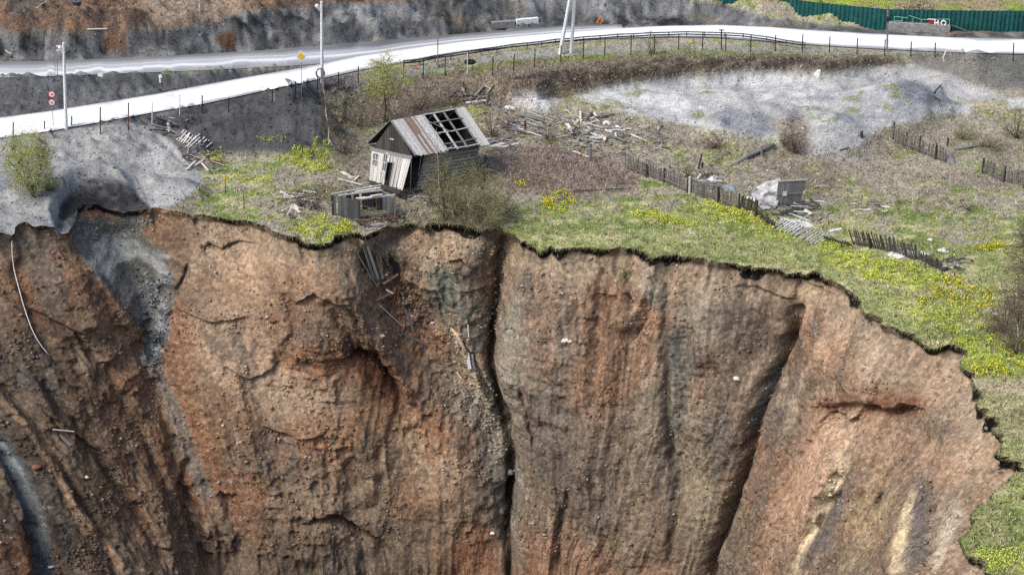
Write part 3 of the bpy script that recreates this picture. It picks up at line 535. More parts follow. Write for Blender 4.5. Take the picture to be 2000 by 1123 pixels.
# ------------------------------------------------------------------ mesh building
class MB:
    def __init__(s): s.v = []; s.f = []; s.n = 0
    def add(s, v, f):
        s.v.append(np.asarray(v, np.float32).reshape(-1, 3)); s.f += [tuple(i+s.n for i in q) for q in f]; s.n += len(s.v[-1])
    def beam(s, a, b, w, t, up=(0, 0, 1), taper=1.0, twist=0.0):
        a = Vector(a); b = Vector(b); d = (b-a)
        if d.length < 1e-6: return
        d.normalize(); u = Vector(up)
        if abs(d.dot(u)) > .97: u = Vector((1, 0, 0)) if abs(d.x) < .9 else Vector((0, 1, 0))
        x = d.cross(u).normalized(); z = x.cross(d).normalized()
        if twist: 
            r = Matrix.Rotation(twist, 3, d); x = r @ x; z = r @ z
        V = []
        for p, k in ((a, 1), (b, taper)):
            for i, j in ((-1, -1), (1, -1), (1, 1), (-1, 1)): V.append(p+x*(i*w/2*k)+z*(j*t/2*k))
        s.add([tuple(q) for q in V], [(3, 2, 1, 0), (4, 5, 6, 7), (0, 1, 5, 4), (1, 2, 6, 5), (2, 3, 7, 6), (3, 0, 4, 7)])
    def slab(s, a, b, c, d, t):
        """plank filling the quad a b c d, thickness t along its normal (outward = right-hand)"""
        a, b, c, d = map(Vector, (a, b, c, d)); n = (b-a).cross(d-a).normalized()*t
        V = [a, b, c, d, a-n, b-n, c-n, d-n]
        s.add([tuple(q) for q in V], [(0, 1, 2, 3), (7, 6, 5, 4), (0, 4, 5, 1), (1, 5, 6, 2), (2, 6, 7, 3), (3, 7, 4, 0)])
    def tube(s, pts, rad, n=8, cap=True):
        pts = [Vector(p) for p in pts]; m = len(pts); rad = rad if hasattr(rad, '__len__') else [rad]*m; V = []
        for i, p in enumerate(pts):
            d = (pts[min(i+1, m-1)]-pts[max(i-1, 0)]).normalized(); u = Vector((0, 0, 1)) if abs(d.z) < .9 else Vector((1, 0, 0))
            x = d.cross(u).normalized(); y = x.cross(d)
            for k in range(n): q = 2*PI*k/n; V.append(tuple(p+(x*math.cos(q)+y*math.sin(q))*rad[i]))
        F = [(i*n+k, i*n+(k+1) % n, (i+1)*n+(k+1) % n, (i+1)*n+k) for i in range(m-1) for k in range(n)]
        if cap: F += [tuple(range(n))[::-1], tuple((m-1)*n+k for k in range(n))]
        s.add(V, F)
    def build(s, name, mat, parent=None, smooth=False):
        me = bpy.data.meshes.new(name); me.from_pydata(np.concatenate(s.v).tolist(), [], s.f); me.update()
        if smooth:
            for p in me.polygons: p.use_smooth = True
        o = link(name, me, mat)
        if parent is not None: 
            o.parent = parent; o.matrix_parent_inverse = Matrix.Identity(4)
            o.location = -parent.location
        return o
def tag(o, label=None, cat=None, group=None, kind=None):
    if label: o['label'] = label
    if cat: o['category'] = cat
    if group: o['group'] = group
    if kind: o['kind'] = kind
    return o
def empty(name, loc, label, cat, group=None):
    o = bpy.data.objects.new(name, None); S.collection.objects.link(o); o.location = loc; o.empty_display_size = .2
    return tag(o, label, cat, group)
def copy_tree(o, loc):
    c = o.copy(); S.collection.objects.link(c); c.location = loc
    for ch in o.children:
        k = ch.copy(); S.collection.objects.link(k); k.parent = c
    return c
# ------------------------------------------------------------------ materials
def mat(name, c1, c2=None, scale=6, rough=.9, streak=None, metal=0, island=.25, bump=.02, stain=None):
    m = bpy.data.materials.new(name); m.use_nodes = True; t = m.node_tree; N = t.nodes; L = t.links; b = N['Principled BSDF']
    b.inputs['Roughness'].default_value = rough; b.inputs['Metallic'].default_value = metal; b.inputs['Specular IOR Level'].default_value = .25
    c1 = tuple(lin(c1)*ALB)+(1,); c2 = tuple(lin(c2)*ALB)+(1,) if c2 else tuple(x*.7 for x in c1[:3])+(1,)
    tc = N.new('ShaderNodeTexCoord'); mp = N.new('ShaderNodeMapping'); L.new(tc.outputs['Object'], mp.inputs[0])
    if streak: mp.inputs['Scale'].default_value = streak
    n = N.new('ShaderNodeTexNoise'); n.inputs['Scale'].default_value = scale; n.inputs['Detail'].default_value = 5; n.inputs['Roughness'].default_value = .7; L.new(mp.outputs[0], n.inputs['Vector'])
    r = N.new('ShaderNodeValToRGB'); r.color_ramp.elements[0].position = .36; r.color_ramp.elements[1].position = .64
    r.color_ramp.elements[0].color = c2; r.color_ramp.elements[1].color = c1; L.new(n.outputs['Fac'], r.inputs[0])
    g = N.new('ShaderNodeNewGeometry'); mr = N.new('ShaderNodeMapRange'); mr.inputs[3].default_value = 1-island; mr.inputs[4].default_value = 1+island; L.new(g.outputs['Random Per Island'], mr.inputs[0])
    vm = N.new('ShaderNodeVectorMath'); vm.operation = 'SCALE'; L.new(r.outputs[0], vm.inputs[0]); L.new(mr.outputs[0], vm.inputs['Scale']); res = vm.outputs[0]
    if stain:
        n2 = N.new('ShaderNodeTexNoise'); n2.inputs['Scale'].default_value = 1.1; n2.inputs['Detail'].default_value = 3; L.new(mp.outputs[0], n2.inputs['Vector'])
        mx = N.new('ShaderNodeMix'); mx.data_type = 'RGBA'; r3 = N.new('ShaderNodeMapRange'); r3.inputs[1].default_value = .5; r3.inputs[2].default_value = .62; L.new(n2.outputs['Fac'], r3.inputs[0]); L.new(r3.outputs[0], mx.inputs[0])
        L.new(res, mx.inputs[6]); mx.inputs[7].default_value = tuple(lin(stain)*ALB)+(1,); res = mx.outputs[2]
    L.new(res, b.inputs['Base Color'])
    bu = N.new('ShaderNodeBump'); bu.inputs['Distance'].default_value = bump; L.new(n.outputs['Fac'], bu.inputs['Height']); L.new(bu.outputs[0], b.inputs['Normal'])
    return m
WOODP = mat('pale_weathered_wood', (222,221,216), (158,156,152), 9, streak=(6, 6, .8))
WOODG = mat('grey_weathered_wood', (150,150,148), (96,95,94), 9, streak=(6, 6, .8))
WOODD = mat('dark_weathered_wood', (84,82,82), (44,42,42), 9, streak=(6, 6, .8), island=.4)
WOODB = mat('brown_wood', (150,120,96), (96,74,60), 8, island=.3)
WOODW = mat('whitish_split_wood', (232,228,220), (182,174,164), 7)
REDW = mat('reddish_board', (120,72,56), (80,56,48), 6)
CONC = mat('pale_concrete', (244,246,248), (214,216,218), 4, island=.05)
CONCG = mat('grey_concrete', (168,166,162), (128,126,122), 3, island=.05)
STEELD = mat('dark_rusty_steel', (58,52,52), (38,36,38), 10, rough=.7)
STEELG = mat('galvanised_steel', (150,154,158), (110,112,116), 8, rough=.5, metal=.3)
WHITEP = mat('white_paint', (244,244,244), (215,215,215), 8, island=.02)
WHITES = mat('dirty_white_sheet', (236,236,234), (196,196,194), 3, island=.02)
GREENP = mat('green_painted_metal', (34,96,92), (24,74,74), 1.2, rough=.55, island=.0)
GREENR = mat('pale_green_rail', (120,190,170), (96,160,144), 6)
RED = mat('red_paint', (206,40,52), (180,40,48), 8, island=0); YEL = mat('yellow_paint', (250,205,30), (240,190,30), 8, island=0)
ORA = mat('orange_paint', (226,130,90), (210,110,70), 8, island=0); BLK = mat('black_rubber', (34,34,36), (24,24,26), 8)
TIN = mat('grey_roofing_sheet', (196,196,194), (130,128,128), 1.6, stain=(106,104,104), bump=.06)
DARKIN = mat('tar_paper_interior_shade', (44,42,44), (28,27,30), 4)  # black tar paper; on house doorway, inner wall and attic it paints interior shade
# ------------------------------------------------------------------ roads
def strip(name, A, B, x0, x1, nseg, nacr, colf, lift, label=None):
    xs = np.linspace(x0, x1, nseg+1); V = np.zeros((nseg+1, nacr+1, 3), np.float32); col = np.zeros((nseg+1, nacr+1, 3), np.float32)
    for i, x in enumerate(xs):
        a = P(x, float(band(x, A))); b = P(x, float(band(x, B)))
        for j in range(nacr+1):
            t = j/nacr; q = a.lerp(b, t); V[i, j] = (q.x, q.y, down(q.x, q.y)+lift)
    V[:, :, 2] = np.maximum(V[:, :, 2], 0)
    col = colf(V[..., 0], V[..., 1], *proj(V[..., 0], V[..., 1], V[..., 2]), np.broadcast_to(np.linspace(0, 1, nacr+1), V.shape[:2]))
    o = link(name, grid_mesh(name, V.reshape(-1, 3), nseg+1, nacr+1, col, flip=True), M_ROAD); o['kind'] = 'structure'; return o
M_ROAD = terrain_material('road_dust', 2.2, 12.0, .01)
for nd in M_ROAD.node_tree.nodes:
    if nd.type == 'MAP_RANGE' and nd.inputs[3].default_value < .6: nd.inputs[3].default_value = .9; nd.inputs[4].default_value = 1.1
    elif nd.type == 'MAP_RANGE': nd.inputs[3].default_value = .95; nd.inputs[4].default_value = 1.05
def cmain(x, y, px, py, t):
    n = fbm(px/60, t*6, 3, 401); n2 = fbm(px/25, t*14, 3, 402)
    c = np.zeros(px.shape+(3,), np.float32)+C(232,234,235)*1.08
    m = (ss(.2-t+.10*n, 0, .12)*ss(px, 250, 420)*.75+ss(.12-t+.10*n2, 0, .1)*.7)[..., None]
    m = np.clip(m, 0, 1); c = c*(1-m)+C(150,154,158)*m
    m = (ss(t-.90+.05*n, 0, .08)*.8)[..., None]; c = c*(1-m)+C(140,142,146)*m
    tr_ = (np.exp(-((t-.35-.03*n)/.05)**2)+np.exp(-((t-.62-.03*n)/.05)**2))*.12; return np.minimum(c*(1+.10*n2-tr_)[..., None], .93)
def cfar(x, y, px, py, t):
    n = fbm(px/90, t*5, 3, 411); n2 = fbm(px/30, t*12, 3, 412)
    c = np.zeros(px.shape+(3,), np.float32)+C(160,163,167)
    m = (np.exp(-((t-.38-.04*n)/.10)**2)*.9+np.exp(-((t-.62)/.05)**2)*.5)[..., None]; m = np.clip(m, 0, 1)*np.array(1.0); c = c*(1-m)+C(232,236,240)*m
    m = (ss(t, .78, .9)*.8+ss(px, 620, 760)*.45*ss(t, .3, .45)+ss(-t, -.16, -.06)*.35)[..., None]; m = np.clip(m, 0, 1); c = c*(1-m)+C(112,114,118)*m
    return c*(1+.10*n2[..., None])
strip('far_road', FARA, FARB, -350, 1215, 260, 14, cfar, .07)
strip('main_road', ROADA, ROADB, -350, 2350, 420, 14, cmain, .11)
# ------------------------------------------------------------------ the leaning house
K = {'A':(722,352,147.9),'B':(787,372,147.9),'Ct':(726,290,0),'Dt':(804,307,0),'E':(764,236,0),'Fl':(719,281,0),'G':(812,304,0),'Hr':(908,209,0),'I':(957,281,0)}
FIT = {'A':(-13.10,151.65,.09),'B':(-9.23,147.1,.86),'Ct':(-12.8,152.33,3.25),'Dt':(-8.93,147.79,4.01),'E':(-10.65,150.59,6.14),'Fl':(-13.03,152.48,2.97),'G':(-8.79,147.5,3.82),'Hr':(-4.1,156.06,5.5),'I':(-2.24,152.97,3.17)}
a_ = P(722, 352); shift = zf_of(a_)-zf_of(FIT['A'])
HP = {k: atdepth(K[k][0], K[k][1], zf_of(FIT[k])+shift) for k in K}
Lv = ((HP['Hr']-HP['E'])+(HP['I']-HP['G']))/2
house = empty('log_house', HP['A'].lerp(HP['B'], .5), 'derelict grey timber house leaning over, half of its roof stripped to bare rafters', 'house')
HA, HB, HC_, HD = HP['A'], HP['B'], HP['Ct'], HP['Dt']
def bil(a, b, c, d, u, v): return a.lerp(b, u).lerp(d.lerp(c, u), v)      # a,b bottom; d,c top
fn = (HB-HA).cross(HC_-HA).normalized()
if fn.dot(CAMP-HA) < 0: fn = -fn
def fq(u0, u1, v0, v1, off=0.0): return [bil(HA, HB, HD, HC_, u, v)+fn*off for u, v in ((u0, v0), (u1, v0), (u1, v1), (u0, v1))]
mb = MB()     # porch front: vertical boards around a doorway and two small windows
bounds = [(0, .02), ]
u = 0.0; rnd = random.Random(3)
while u < .995:
    u2 = min(1, u+rnd.uniform(.045, .075)); c = (u+u2)/2
    segs = [(0.0, 1.0)]
    if .44 < c < .60: segs = [(.70, 1.0)]                     # doorway
    elif .06 < c < .20: segs = [(0, .48), (.86, 1.0)]         # left window
    elif .33 < c < .44: segs = [(0, .38), (.93, 1.0)]
    for v0, v1 in segs:
        q_ = fq(u+.003, u2-.003, v0+rnd.uniform(-.03, .03) if v0 == 0 else v0, v1, rnd.uniform(0, .03)); k_ = fn*rnd.uniform(-.04, .08)+(HB-HA)*rnd.uniform(-.008, .008); mb.slab(q_[0]+k_, q_[1]+k_, q_[2], q_[3], .03)
    u = u2
mb.build('front_wall', WOODP, house)
mb = MB()
mb.slab(*fq(-.02, 1.02, .93, 1.03, .07), .08); mb.build('eave_board', WOODG, house)
mb = MB(); mb.slab(*fq(.44, .60, .02, .70, -.25), .03); mb.build('doorway', DARKIN, house)  # near-black sheet painting in the dark inside the door
mb = MB(); mb.slab(*fq(.425, .45, .02, .70, .05), .05); mb.slab(*fq(.595, .62, .02, .72, .05), .05); mb.slab(*fq(.425, .62, .70, .735, .05), .05); mb.build('door_frame', WOODG, house)
for (u0, u1, v0, v1) in ((.06, .20, .48, .86), (.335, .43, .40, .92)):
    m1 = MB()
    for a, b, c, d in ((u0-.02, u0, v0-.02, v1+.02), (u1, u1+.02, v0-.02, v1+.02), (u0, u1, v1, v1+.03), (u0, u1, v0-.03, v0), ((u0+u1)/2-.006, (u0+u1)/2+.006, v0, v1), (u0, u1, (v0+v1)/2-.01, (v0+v1)/2+.01)):
        m1.slab(*fq(a, b, c, d, .04), .05)
    wnd = m1.build('window', WOODP, house)
    m2 = MB(); m2.slab(*fq(u0, u1, v0, v1, -.04), .02); pn = m2.build('pane', mat('window_pane', (150,165,170), (60,70,76), 3, rough=.3), wnd); pn.location = (0, 0, 0)
mb = MB(); 
for k in range(3): mb.slab(*fq(.22+.03*k, .25+.03*k, .0, .92, .05), .03)
mb.build('loose_board', WOODP, house)
# gable of dark vertical boards
El, Er, Ap = HP['Fl'], HP['G'], HP['E']
mb = MB(); nb = 17
for i in range(nb):
    u0, u1 = i/nb+.003, (i+1)/nb-.003
    lo0 = HC_.lerp(HD, u0); lo1 = HC_.lerp(HD, u1)
    def topy(u):
        b = HC_.lerp(HD, u); apx = HC_.lerp(HD, .5); hgt = (Ap-apx)
        return b+hgt*(1-abs(u-.5)*2)
    mb.slab(lo0-fn*.12, lo1-fn*.12, topy(u1)-fn*.12, topy(u0)-fn*.12, .03)
mb.build('gable', WOODD, house)
# roof
def roof_slope(e0, e1, r0, r1): return lambda u, v: e0.lerp(e1, u).lerp(r0.lerp(r1, u), v)       # u along the house, v up to the ridge
EI = Er+Lv; RI = Ap+Lv; LI = El+Lv
EI = HP['I']; RI = HP['Hr']
rs = roof_slope(Er, EI, Ap, RI); ls = roof_slope(El, EI+(El-Er), Ap, RI)
rn = (EI-Er).cross(Ap-Er).normalized(); ln = -(LI-El).cross(Ap-El).normalized()
if rn.z < 0: rn = -rn
if ln.z < 0: ln = -ln
roofs = [MB(), MB()]; rnd = random.Random(5); u = 0
while u < .415:
    u2 = min(.42, u+rnd.uniform(.014, .022)); o_ = rnd.uniform(0, .03); br = .15 < u < .25 or rnd.random() < .12
    vv = [rnd.uniform(-.035, .015)]+([rnd.uniform(.35, .65)] if rnd.random() < .6 else [])+[1.0]
    for k in range(len(vv)-1):
        w0, w1 = vv[k]+(.004 if k else 0), vv[k+1]; rag = rnd.uniform(-.004, .004); roofs[1 if (br and not (k == 0 and rnd.random() < .3)) else 0].slab(*[rs(a, b)+rn*(o_+.008*k) for a, b in ((u+.001, w0), (u2-.001, w0), (u2-.001, w1), (u+.001, w1))], .03)
    u = u2
roofs[0].build('roof', mat('worn_pale_roof_boards', (228,226,222), (156,152,148), 3, streak=(3, 3, 1), island=.16), house); roofs[1].build('roof', mat('brown_roof_boards', (160,138,124), (116,98,88), 4, streak=(3, 3, 1), island=.12), house)
roof = MB(); u = .865
while u < .995:
    u2 = min(1, u+rnd.uniform(.028, .036)); roof.slab(*[rs(a, b)+rn*.01 for a, b in ((u+.001, rnd.uniform(-.05, .0)), (u2-.001, -.03), (u2-.001, 1+rnd.uniform(0, .02)), (u+.001, 1))], .03); u = u2
roof.build('roof', WOODP, house)
roof = MB(); u = 0
while u < .995:
    u2 = u+.03; roof.slab(*[ls(a, b) for a, b in ((u+.001, 0), (u+.001, 1), (u2-.001, 1), (u2-.001, 0))], .03); u = u2
roof.build('roof', mat('dark_roof_boards', (70,68,66), (40,38,38), 8, streak=(5,5,1)), house)
for u in (.43, .565, .70, .86):
    mb = MB(); mb.beam(rs(u, 0)-rn*.07, rs(u, 1)-rn*.07, .14, .12, rn); mb.beam(ls(u, 0)-ln*.07, ls(u, 1)-ln*.07, .12, .12, ln)
    mb.build('rafter', WOODP if u < .6 else WOODG, house)
for v, m_ in ((.03, WOODP), (.17, WOODG), (.46, WOODP), (.74, WOODG), (.97, WOODP)):
    j0, j1 = rnd.uniform(-.02, .03), rnd.uniform(-.035, .02); m0 = rs(.65, v+(j0+j1)/2)-rn*rnd.uniform(.0, .12); mb = MB(); mb.beam(rs(.42, v+j0)+rn*.03, m0+rn*.03, .10, .05, rn); mb.beam(m0+rn*.03, rs(.88, v+j1)+rn*.03, .09, .05, rn); mb.build('batten', m_, house)
mb = MB(); mb.beam(rs(.44, .8), rs(.62, .45), .08, .04, rn); mb.beam(rs(.5, .12)-rn*.4, rs(.66, .25)-rn*.4, .09, .05, rn); mb.build('loose_batten', WOODG, house)
mb = MB(); mb.beam(Er+rn*.03-Lv.normalized()*.05, Ap+rn*.03-Lv.normalized()*.05, .18, .04, rn); mb.beam(El+ln*.03-Lv.normalized()*.05, Ap+ln*.03-Lv.normalized()*.05, .18, .04, ln)
mb.build('verge_board', WOODG, house)
# log walls (long right side, left side, back): round logs
def logwall(a, b, ta, tb, n, nm, m_, r=None):
    mb = MB(); r = r or (ta-a).length/n/2
    for i in range(n):
        t = (i+.5)/n; p = a.lerp(ta, t); q = b.lerp(tb, t); mid = p.lerp(q, .5)+Vector((rnd.uniform(-.05, .05), rnd.uniform(-.05, .05), rnd.uniform(-.04, .02)))
        mb.tube([p, mid, q], r*1.04, 8)
    return mb.build(nm, m_, house, True)
ins = (HC_-HD).normalized()*.25
Wd = Lv*.93
bk0 = Lv*.16
logwall(HB+bk0+ins+Vector((.1, .1, -.3)), HB+Wd+ins+Vector((0, 0, -.7)), HD+bk0+ins, HD+Wd+ins, 11, 'log_wall', mat('grey_green_logs', (192,188,174), (120,114,104), 8, streak=(3, 3, 3), island=.2))
logwall(HA+Vector((0, 0, -.2))-fn*.3, HA+Wd+Vector((0, 0, -.8)), HC_-fn*.3, HC_+Wd, 11, 'log_wall', WOODG)
logwall(HA+Wd+Vector((0, 0, -.8)), HB+Wd+ins+Vector((0, 0, -.7)), HC_+Wd, HD+Wd+ins, 11, 'log_wall', WOODD)
mb = MB(); mb.slab(*[p+Lv*.16+fn*(-.02) for p in (HA, HB, HD, HC_)], .05); mb.build('inner_wall', DARKIN, house)
mb = MB(); mb.beam(HD+ins*.2-Vector((0,0,.1)), HB+Lv*.10+Vector((0, 0, 0)), .16, .05); mb.beam(HD+Lv*.12-Vector((0,0,.2)), HB+Lv*.22+Vector((-.3, 0, -.3)), .2, .05); mb.build('prop', WOODG, house)
mb = MB(); fl = [El, Er, EI, EI+(El-Er)]; mb.slab(*[p.lerp((El+EI)/2, .03)-Vector((0, 0, .12)) for p in fl], .08); ge = [EI+(El-Er), EI, RI]; mb.add([tuple(p-Lv.normalized()*k-Vector((0, 0, .1))) for k in (.15, .22) for p in ge], [(0, 1, 2), (5, 4, 3), (0, 3, 4, 1), (1, 4, 5, 2), (2, 5, 3, 0)]); mb.build('attic_floor', DARKIN, house)  # floor and back gable coloured black to paint in the attic's shade
mb = MB(); q0 = HA+fn*.1-Vector((0, 0, .12)); q1 = HB+fn*.1-Vector((0, 0, .12)); mb.beam(q0, q1, .3, .22); mb.beam(q0+fn*.25-Vector((0, 0, .12)), q1+fn*.2-Vector((0, 0, .15)), .2, .16); mb.build('sill_log', WOODD, house)
mb = MB(); g = HC_.lerp(HD, .5)+(Ap-HC_.lerp(HD, .5))*.42-fn*.05; r_ = (HD-HC_).normalized(); mb.beam(g-r_*.3, g+r_*.3, .03, .12); mb.build('gable_shelf', WOODP, house)
# ------------------------------------------------------------------ the roofless shed at the brink
c = [P(650, 421), P(702, 433), P(771, 427), P(738, 403)]
shed = empty('roofless_shed', c[0], 'roofless shed of dark vertical boards standing on the brink below the house', 'shed')
up2 = [Vector((0, 0, 1.9)), Vector((.05, 0, 1.95)), Vector((.1, 0, 2.15)), Vector((0, 0, 1.6))]
tp = [c[i]+up2[i] for i in range(4)]
for i in range(4):
    mb = MB(); mb.beam(c[i]-Vector((0, 0, .2)), tp[i], .14, .14); mb.build('corner_post', WOODG if i == 2 else WOODD, shed)
def boards(parent, name, a, b, ta, tb, n, m_, skip=(), jit=.06, t=.03, gap=.008, sd=1):
    mb = MB(); r = random.Random(sd)
    for i in range(n):
        if i in skip: continue
        u0, u1 = i/n+gap/2, (i+1)/n-gap/2; j = r.uniform(-jit, jit); k = r.uniform(0, jit)
        mb.slab(a.lerp(b, u0)+Vector((0, 0, k-.03)), a.lerp(b, u1)+Vector((0, 0, k-.03)), ta.lerp(tb, u1)+Vector((0, 0, j)), ta.lerp(tb, u0)+Vector((0, 0, j)), t)
    return mb.build(name, m_, parent)
DW2 = mat('dark_grey_boards', (104,106,112), (62,63,68), 9, streak=(6, 6, .7), island=.35)
boards(shed, 'board_wall', c[0], c[1], tp[0], tp[1], 15, DW2, skip=(2,), sd=2)
boards(shed, 'board_wall', c[2].lerp(c[3], .06), c[3], tp[2].lerp(tp[3], .06)-Vector((0, 0, .3)), tp[3], 10, DW2, sd=3)
boards(shed, 'board_wall', c[3], c[0].lerp(c[3], .3), tp[3]-Vector((0, 0, .1)), tp[0].lerp(tp[3], .3)-Vector((0, 0, .2)), 12, WOODD, skip=(6, 9), sd=4)
for a, b in ((tp[0], tp[3]+Vector((.3, .5, .1))), (tp[1].lerp(tp[0], .75), tp[3].lerp(tp[2], .3)), (tp[1], tp[2])):
    mb = MB(); mb.beam(a+Vector((0, 0, .09)), b+Vector((0, 0, .09)), .14, .10); mb.build('top_beam', WOODP, shed)
mb = MB(); mb.beam(tp[1]-Vector((0, 0, .3)), c[2]+Vector((0, 0, .15)), .10, .08); mb.build('diagonal_brace', WOODG, shed)
mb = MB(); mb.beam(c[3].lerp(c[2], .2)+Vector((-.35, -.3, 0)), c[3].lerp(c[2], .2)+Vector((-.3, -.3, 1.75)), .5, .05, (1, 0, 0)); mb.build('door_panel', WOODB, shed)
mb = MB(); mb.beam(P(634, 428), above(P(634, 428), 650, 393), .10, .05); mb.build('leaning_prop', WOODG, shed)
def flat_thing(name, pts, t, m_, label, cat, group=None, sub=3):
    """thin sheet or board laid over the given world points (quad), with thickness"""
    mb = MB(); mb.slab(*pts, t); o = mb.build(name, m_); return tag(o, label, cat, group)
cc = tp[1].lerp(tp[2], .25)+Vector((0, 0, .17)); ax = (tp[2]-tp[1]).normalized(); bx = (tp[3]-tp[0]).normalized()
mb = MB()
for i, (a, b) in enumerate((((-.7, -.3), (.9, -.5)), ((-.7, .35), (.9, .3)), ((-.7, -.4), (-.6, .4)), ((.8, -.6), (.9, .4)))):
    mb.beam(cc+ax*a[0]+bx*a[1]+Vector((0, 0, .04*i)), cc+ax*b[0]+bx*b[1]+Vector((0, 0, .04*i)), .2, .04)
tag(mb.build('window_frame', WOODW), 'broken pale window frame lying on the beams of the roofless shed', 'window frame')
cc = tp[3].lerp(tp[0], .15)+Vector((-.2, -.5, .22)); mb = MB()
for k in range(3): mb.beam(cc+ax*-.9+bx*(.22*k-.3), cc+ax*1.0+bx*(.2*k-.25)+Vector((0, 0, .05)), .2, .05)
tag(mb.build('board_stack', WOODW), 'whitish boards laid side by side across the back of the roofless shed', 'boards')
# ------------------------------------------------------------------ planks lying about (each its own thing)
GP = 'planks slid down the pit wall below the shed'
def plank(p0, p1, w, t, m_, label, group=None, lift=.04, name='plank', roll=0.0):
    a, na = hit(*p0); b, nb_ = hit(*p1); n = (na+nb_).normalized()
    if group == GP: w *= 1.3; lift += .05; n = (n+(CAMP-a).normalized()*.7).normalized()
    q0, q1 = a+n*lift, b+n*lift; bury = 0
    for k in range(1, 8):
        m_p = q0.lerp(q1, k/8); sx, sy = proj(m_p.x, m_p.y, m_p.z); hp = hit(float(sx), float(sy))[0]; bury = max(bury, (m_p-CAMP).length-(hp-CAMP).length)
    tw_ = (CAMP-q0).normalized()*(min(bury, 2.5)+.06 if bury > 0 else 0)
    mb = MB(); mb.beam(q0+tw_, q1+tw_, w, t, tuple(n), twist=roll); return tag(mb.build(name, m_), label, 'plank' if name == 'plank' else name.replace('_', ' '), group)
for (a, b, w, m_, lb, lf) in [
 ((703,490),(744,560),.2,WOODG,'long grey plank on the outer left of the bundle hanging under the shed',.35),
 ((712,478),(738,556),.18,WOODG,'grey plank hanging second in the bundle at the top of the chute',.55),
 ((721,482),(741,548),.2,WOODG,'straight grey plank in the middle of the bundle under the shed',.5),
 ((727,480),(745,542),.2,WOODG,'broad grey plank right of the middle of the hanging bundle',.6),
 ((734,487),(747,532),.17,WOODG,'short grey plank near the right edge of the hanging bundle',.5),
 ((742,498),(747,536),.14,WOODB,'thin brownish plank hanging apart on the right of the bundle',.3),
 ((721,533),(743,560),.14,WOODG,'grey board lying just below the hanging bundle on the pit wall',.12),
 ((747,554),(777,535),.16,WOODB,'brownish plank lying crosswise under the hanging bundle',.12),
 ((757,567),(771,575),.13,WOODP,'short pale board end beside the upright reddish pair of boards',.12),
 ((736,585),(760,573),.14,WOODB,'short brown plank lying crosswise left of the reddish boards',.12),
 ((771,594),(779,556),.16,REDW,'reddish brown board standing upright on the wall, left one of the pair',.15),
 ((778,592),(784,558),.14,REDW,'reddish brown board standing upright on the wall, right one of the pair',.12),
 ((745,594),(786,632),.16,WOODP,'long pale grey board lying diagonally down the middle of the chute',.12),
 ((795,605),(811,648),.18,WOODG,'grey board pointing straight down the slope by itself',.12),
 ((789,654),(835,674),.14,WOODG,'lowest grey pole of the chute, lying nearly level',.12),
 ((918,632),(920,658),.2,WOODP,'short upright pale plank beside the central crevice',.12),
 ((912,688),(917,720),.22,WOODP,'pale split plank standing just left of the central crevice',.14),
 ((922,692),(926,722),.16,WOODW,'thin whitish plank at the foot of the cream log',.14),
 ((107,837),(147,841),.10,WOODW,'thin whitish stick lying level on the lower left pit wall',.1),
 ((117,847),(139,868),.20,WOODG,'grey plank under the whitish stick on the lower left wall',.1),
 ((889,728),(898,741),.08,WOODW,'tiny white lath low in the central gully',.1),
 ((752,505),(768,531),.14,DARKIN,'black tarry board at the head of the dark slide track',.2)]:
    plank(a, b, w, .07, m_, lb, GP, lf)
pts = [P(880, 641)+Vector((0, -.1, .1)), P(893, 655)+Vector((0, -.15, .15)), P(902, 672)+Vector((0, -.15, .1)), P(913, 694)+Vector((0, -.1, .1))]
mb = MB(); mb.tube(pts, [.10, .2, .17, .1], 8); tag(mb.build('log', mat('cream_log', (212,190,158), (160,136,112), 4), None, True), 'cream debarked log lying along the gully left of the crevice', 'log')
q = [hit(a, b) for a, b in ((758,505),(774,505),(806,560),(796,566))]
mb = MB(); mb.slab(*[l+n*.12 for l, n in q][::-1], .1); tag(mb.build('tar_paper_sheet', DARKIN), 'black tar paper strip slid down beside the plank chute', 'roofing sheet')
# boards around the house
GH = 'loose boards around the leaning house'
for (a, b, w, m_, lb, lf) in [
 ((668,333),(688,346),.35,WOODW,'thick cream splintered beam end left of the house porch',.12),
 ((690,349),(699,340),.3,WOODW,'stubby cream beam piece crossing the splintered one left of the porch',.2),
 ((660,348),(706,360),.16,WOODP,'long pale board on the grass left of the house porch',.06),
 ((672,360),(708,366),.2,WOODG,'grey board lying just above the roofless shed',.06),
 ((800,376),(834,372),.16,WOODG,'grey board lying at the foot of the right house wall',.08),
 ((798,381),(858,386),.12,WOODP,'long thin pale board below the right house wall',.05),
 ((806,384),(832,371),.14,WOODP,'pale board propped diagonally below the house corner',.2),
 ((838,360),(862,370),.2,WOODW,'white board leaning toward the thin sapling by the house',.12),
 ((842,382),(862,368),.12,WOODP,'narrow pale board crossing under the thin sapling',.1),
 ((700,430),(776,424),.2,REDW,'reddish rotten board along the brink under the shed',.08),
 ((720,438),(752,435),.14,WOODP,'pale board poking out over the brink under the shed',.1),
 ((728,442),(748,438),.1,WOODG,'short grey board below the pale one at the brink',.12)]:
    plank(a, b, w, .07, m_, lb, GH, lf)
for (a, b, w, m_, lb, lf) in [((802,312),(812,366),.16,WOODG,'grey board leaning upright against the right corner of the house',.2),((815,330),(806,368),.14,WOODP,'pale board slanting beside the open house corner',.25),((948,300),(944,345),.2,WOODD,'dark post end hanging at the far corner of the house',.2),
 ((722,362),(760,366),.3,WOODP,'pale broken doorstep boards before the porch',.1),((756,362),(790,374),.3,WOODG,'grey rotten floor boards at the porch corner',.1),((842,350),(880,356),.14,WOODG,'grey board lying along the foot of the log wall',.2)]:
    plank(a, b, w, .07, m_, lb, GH, lf)
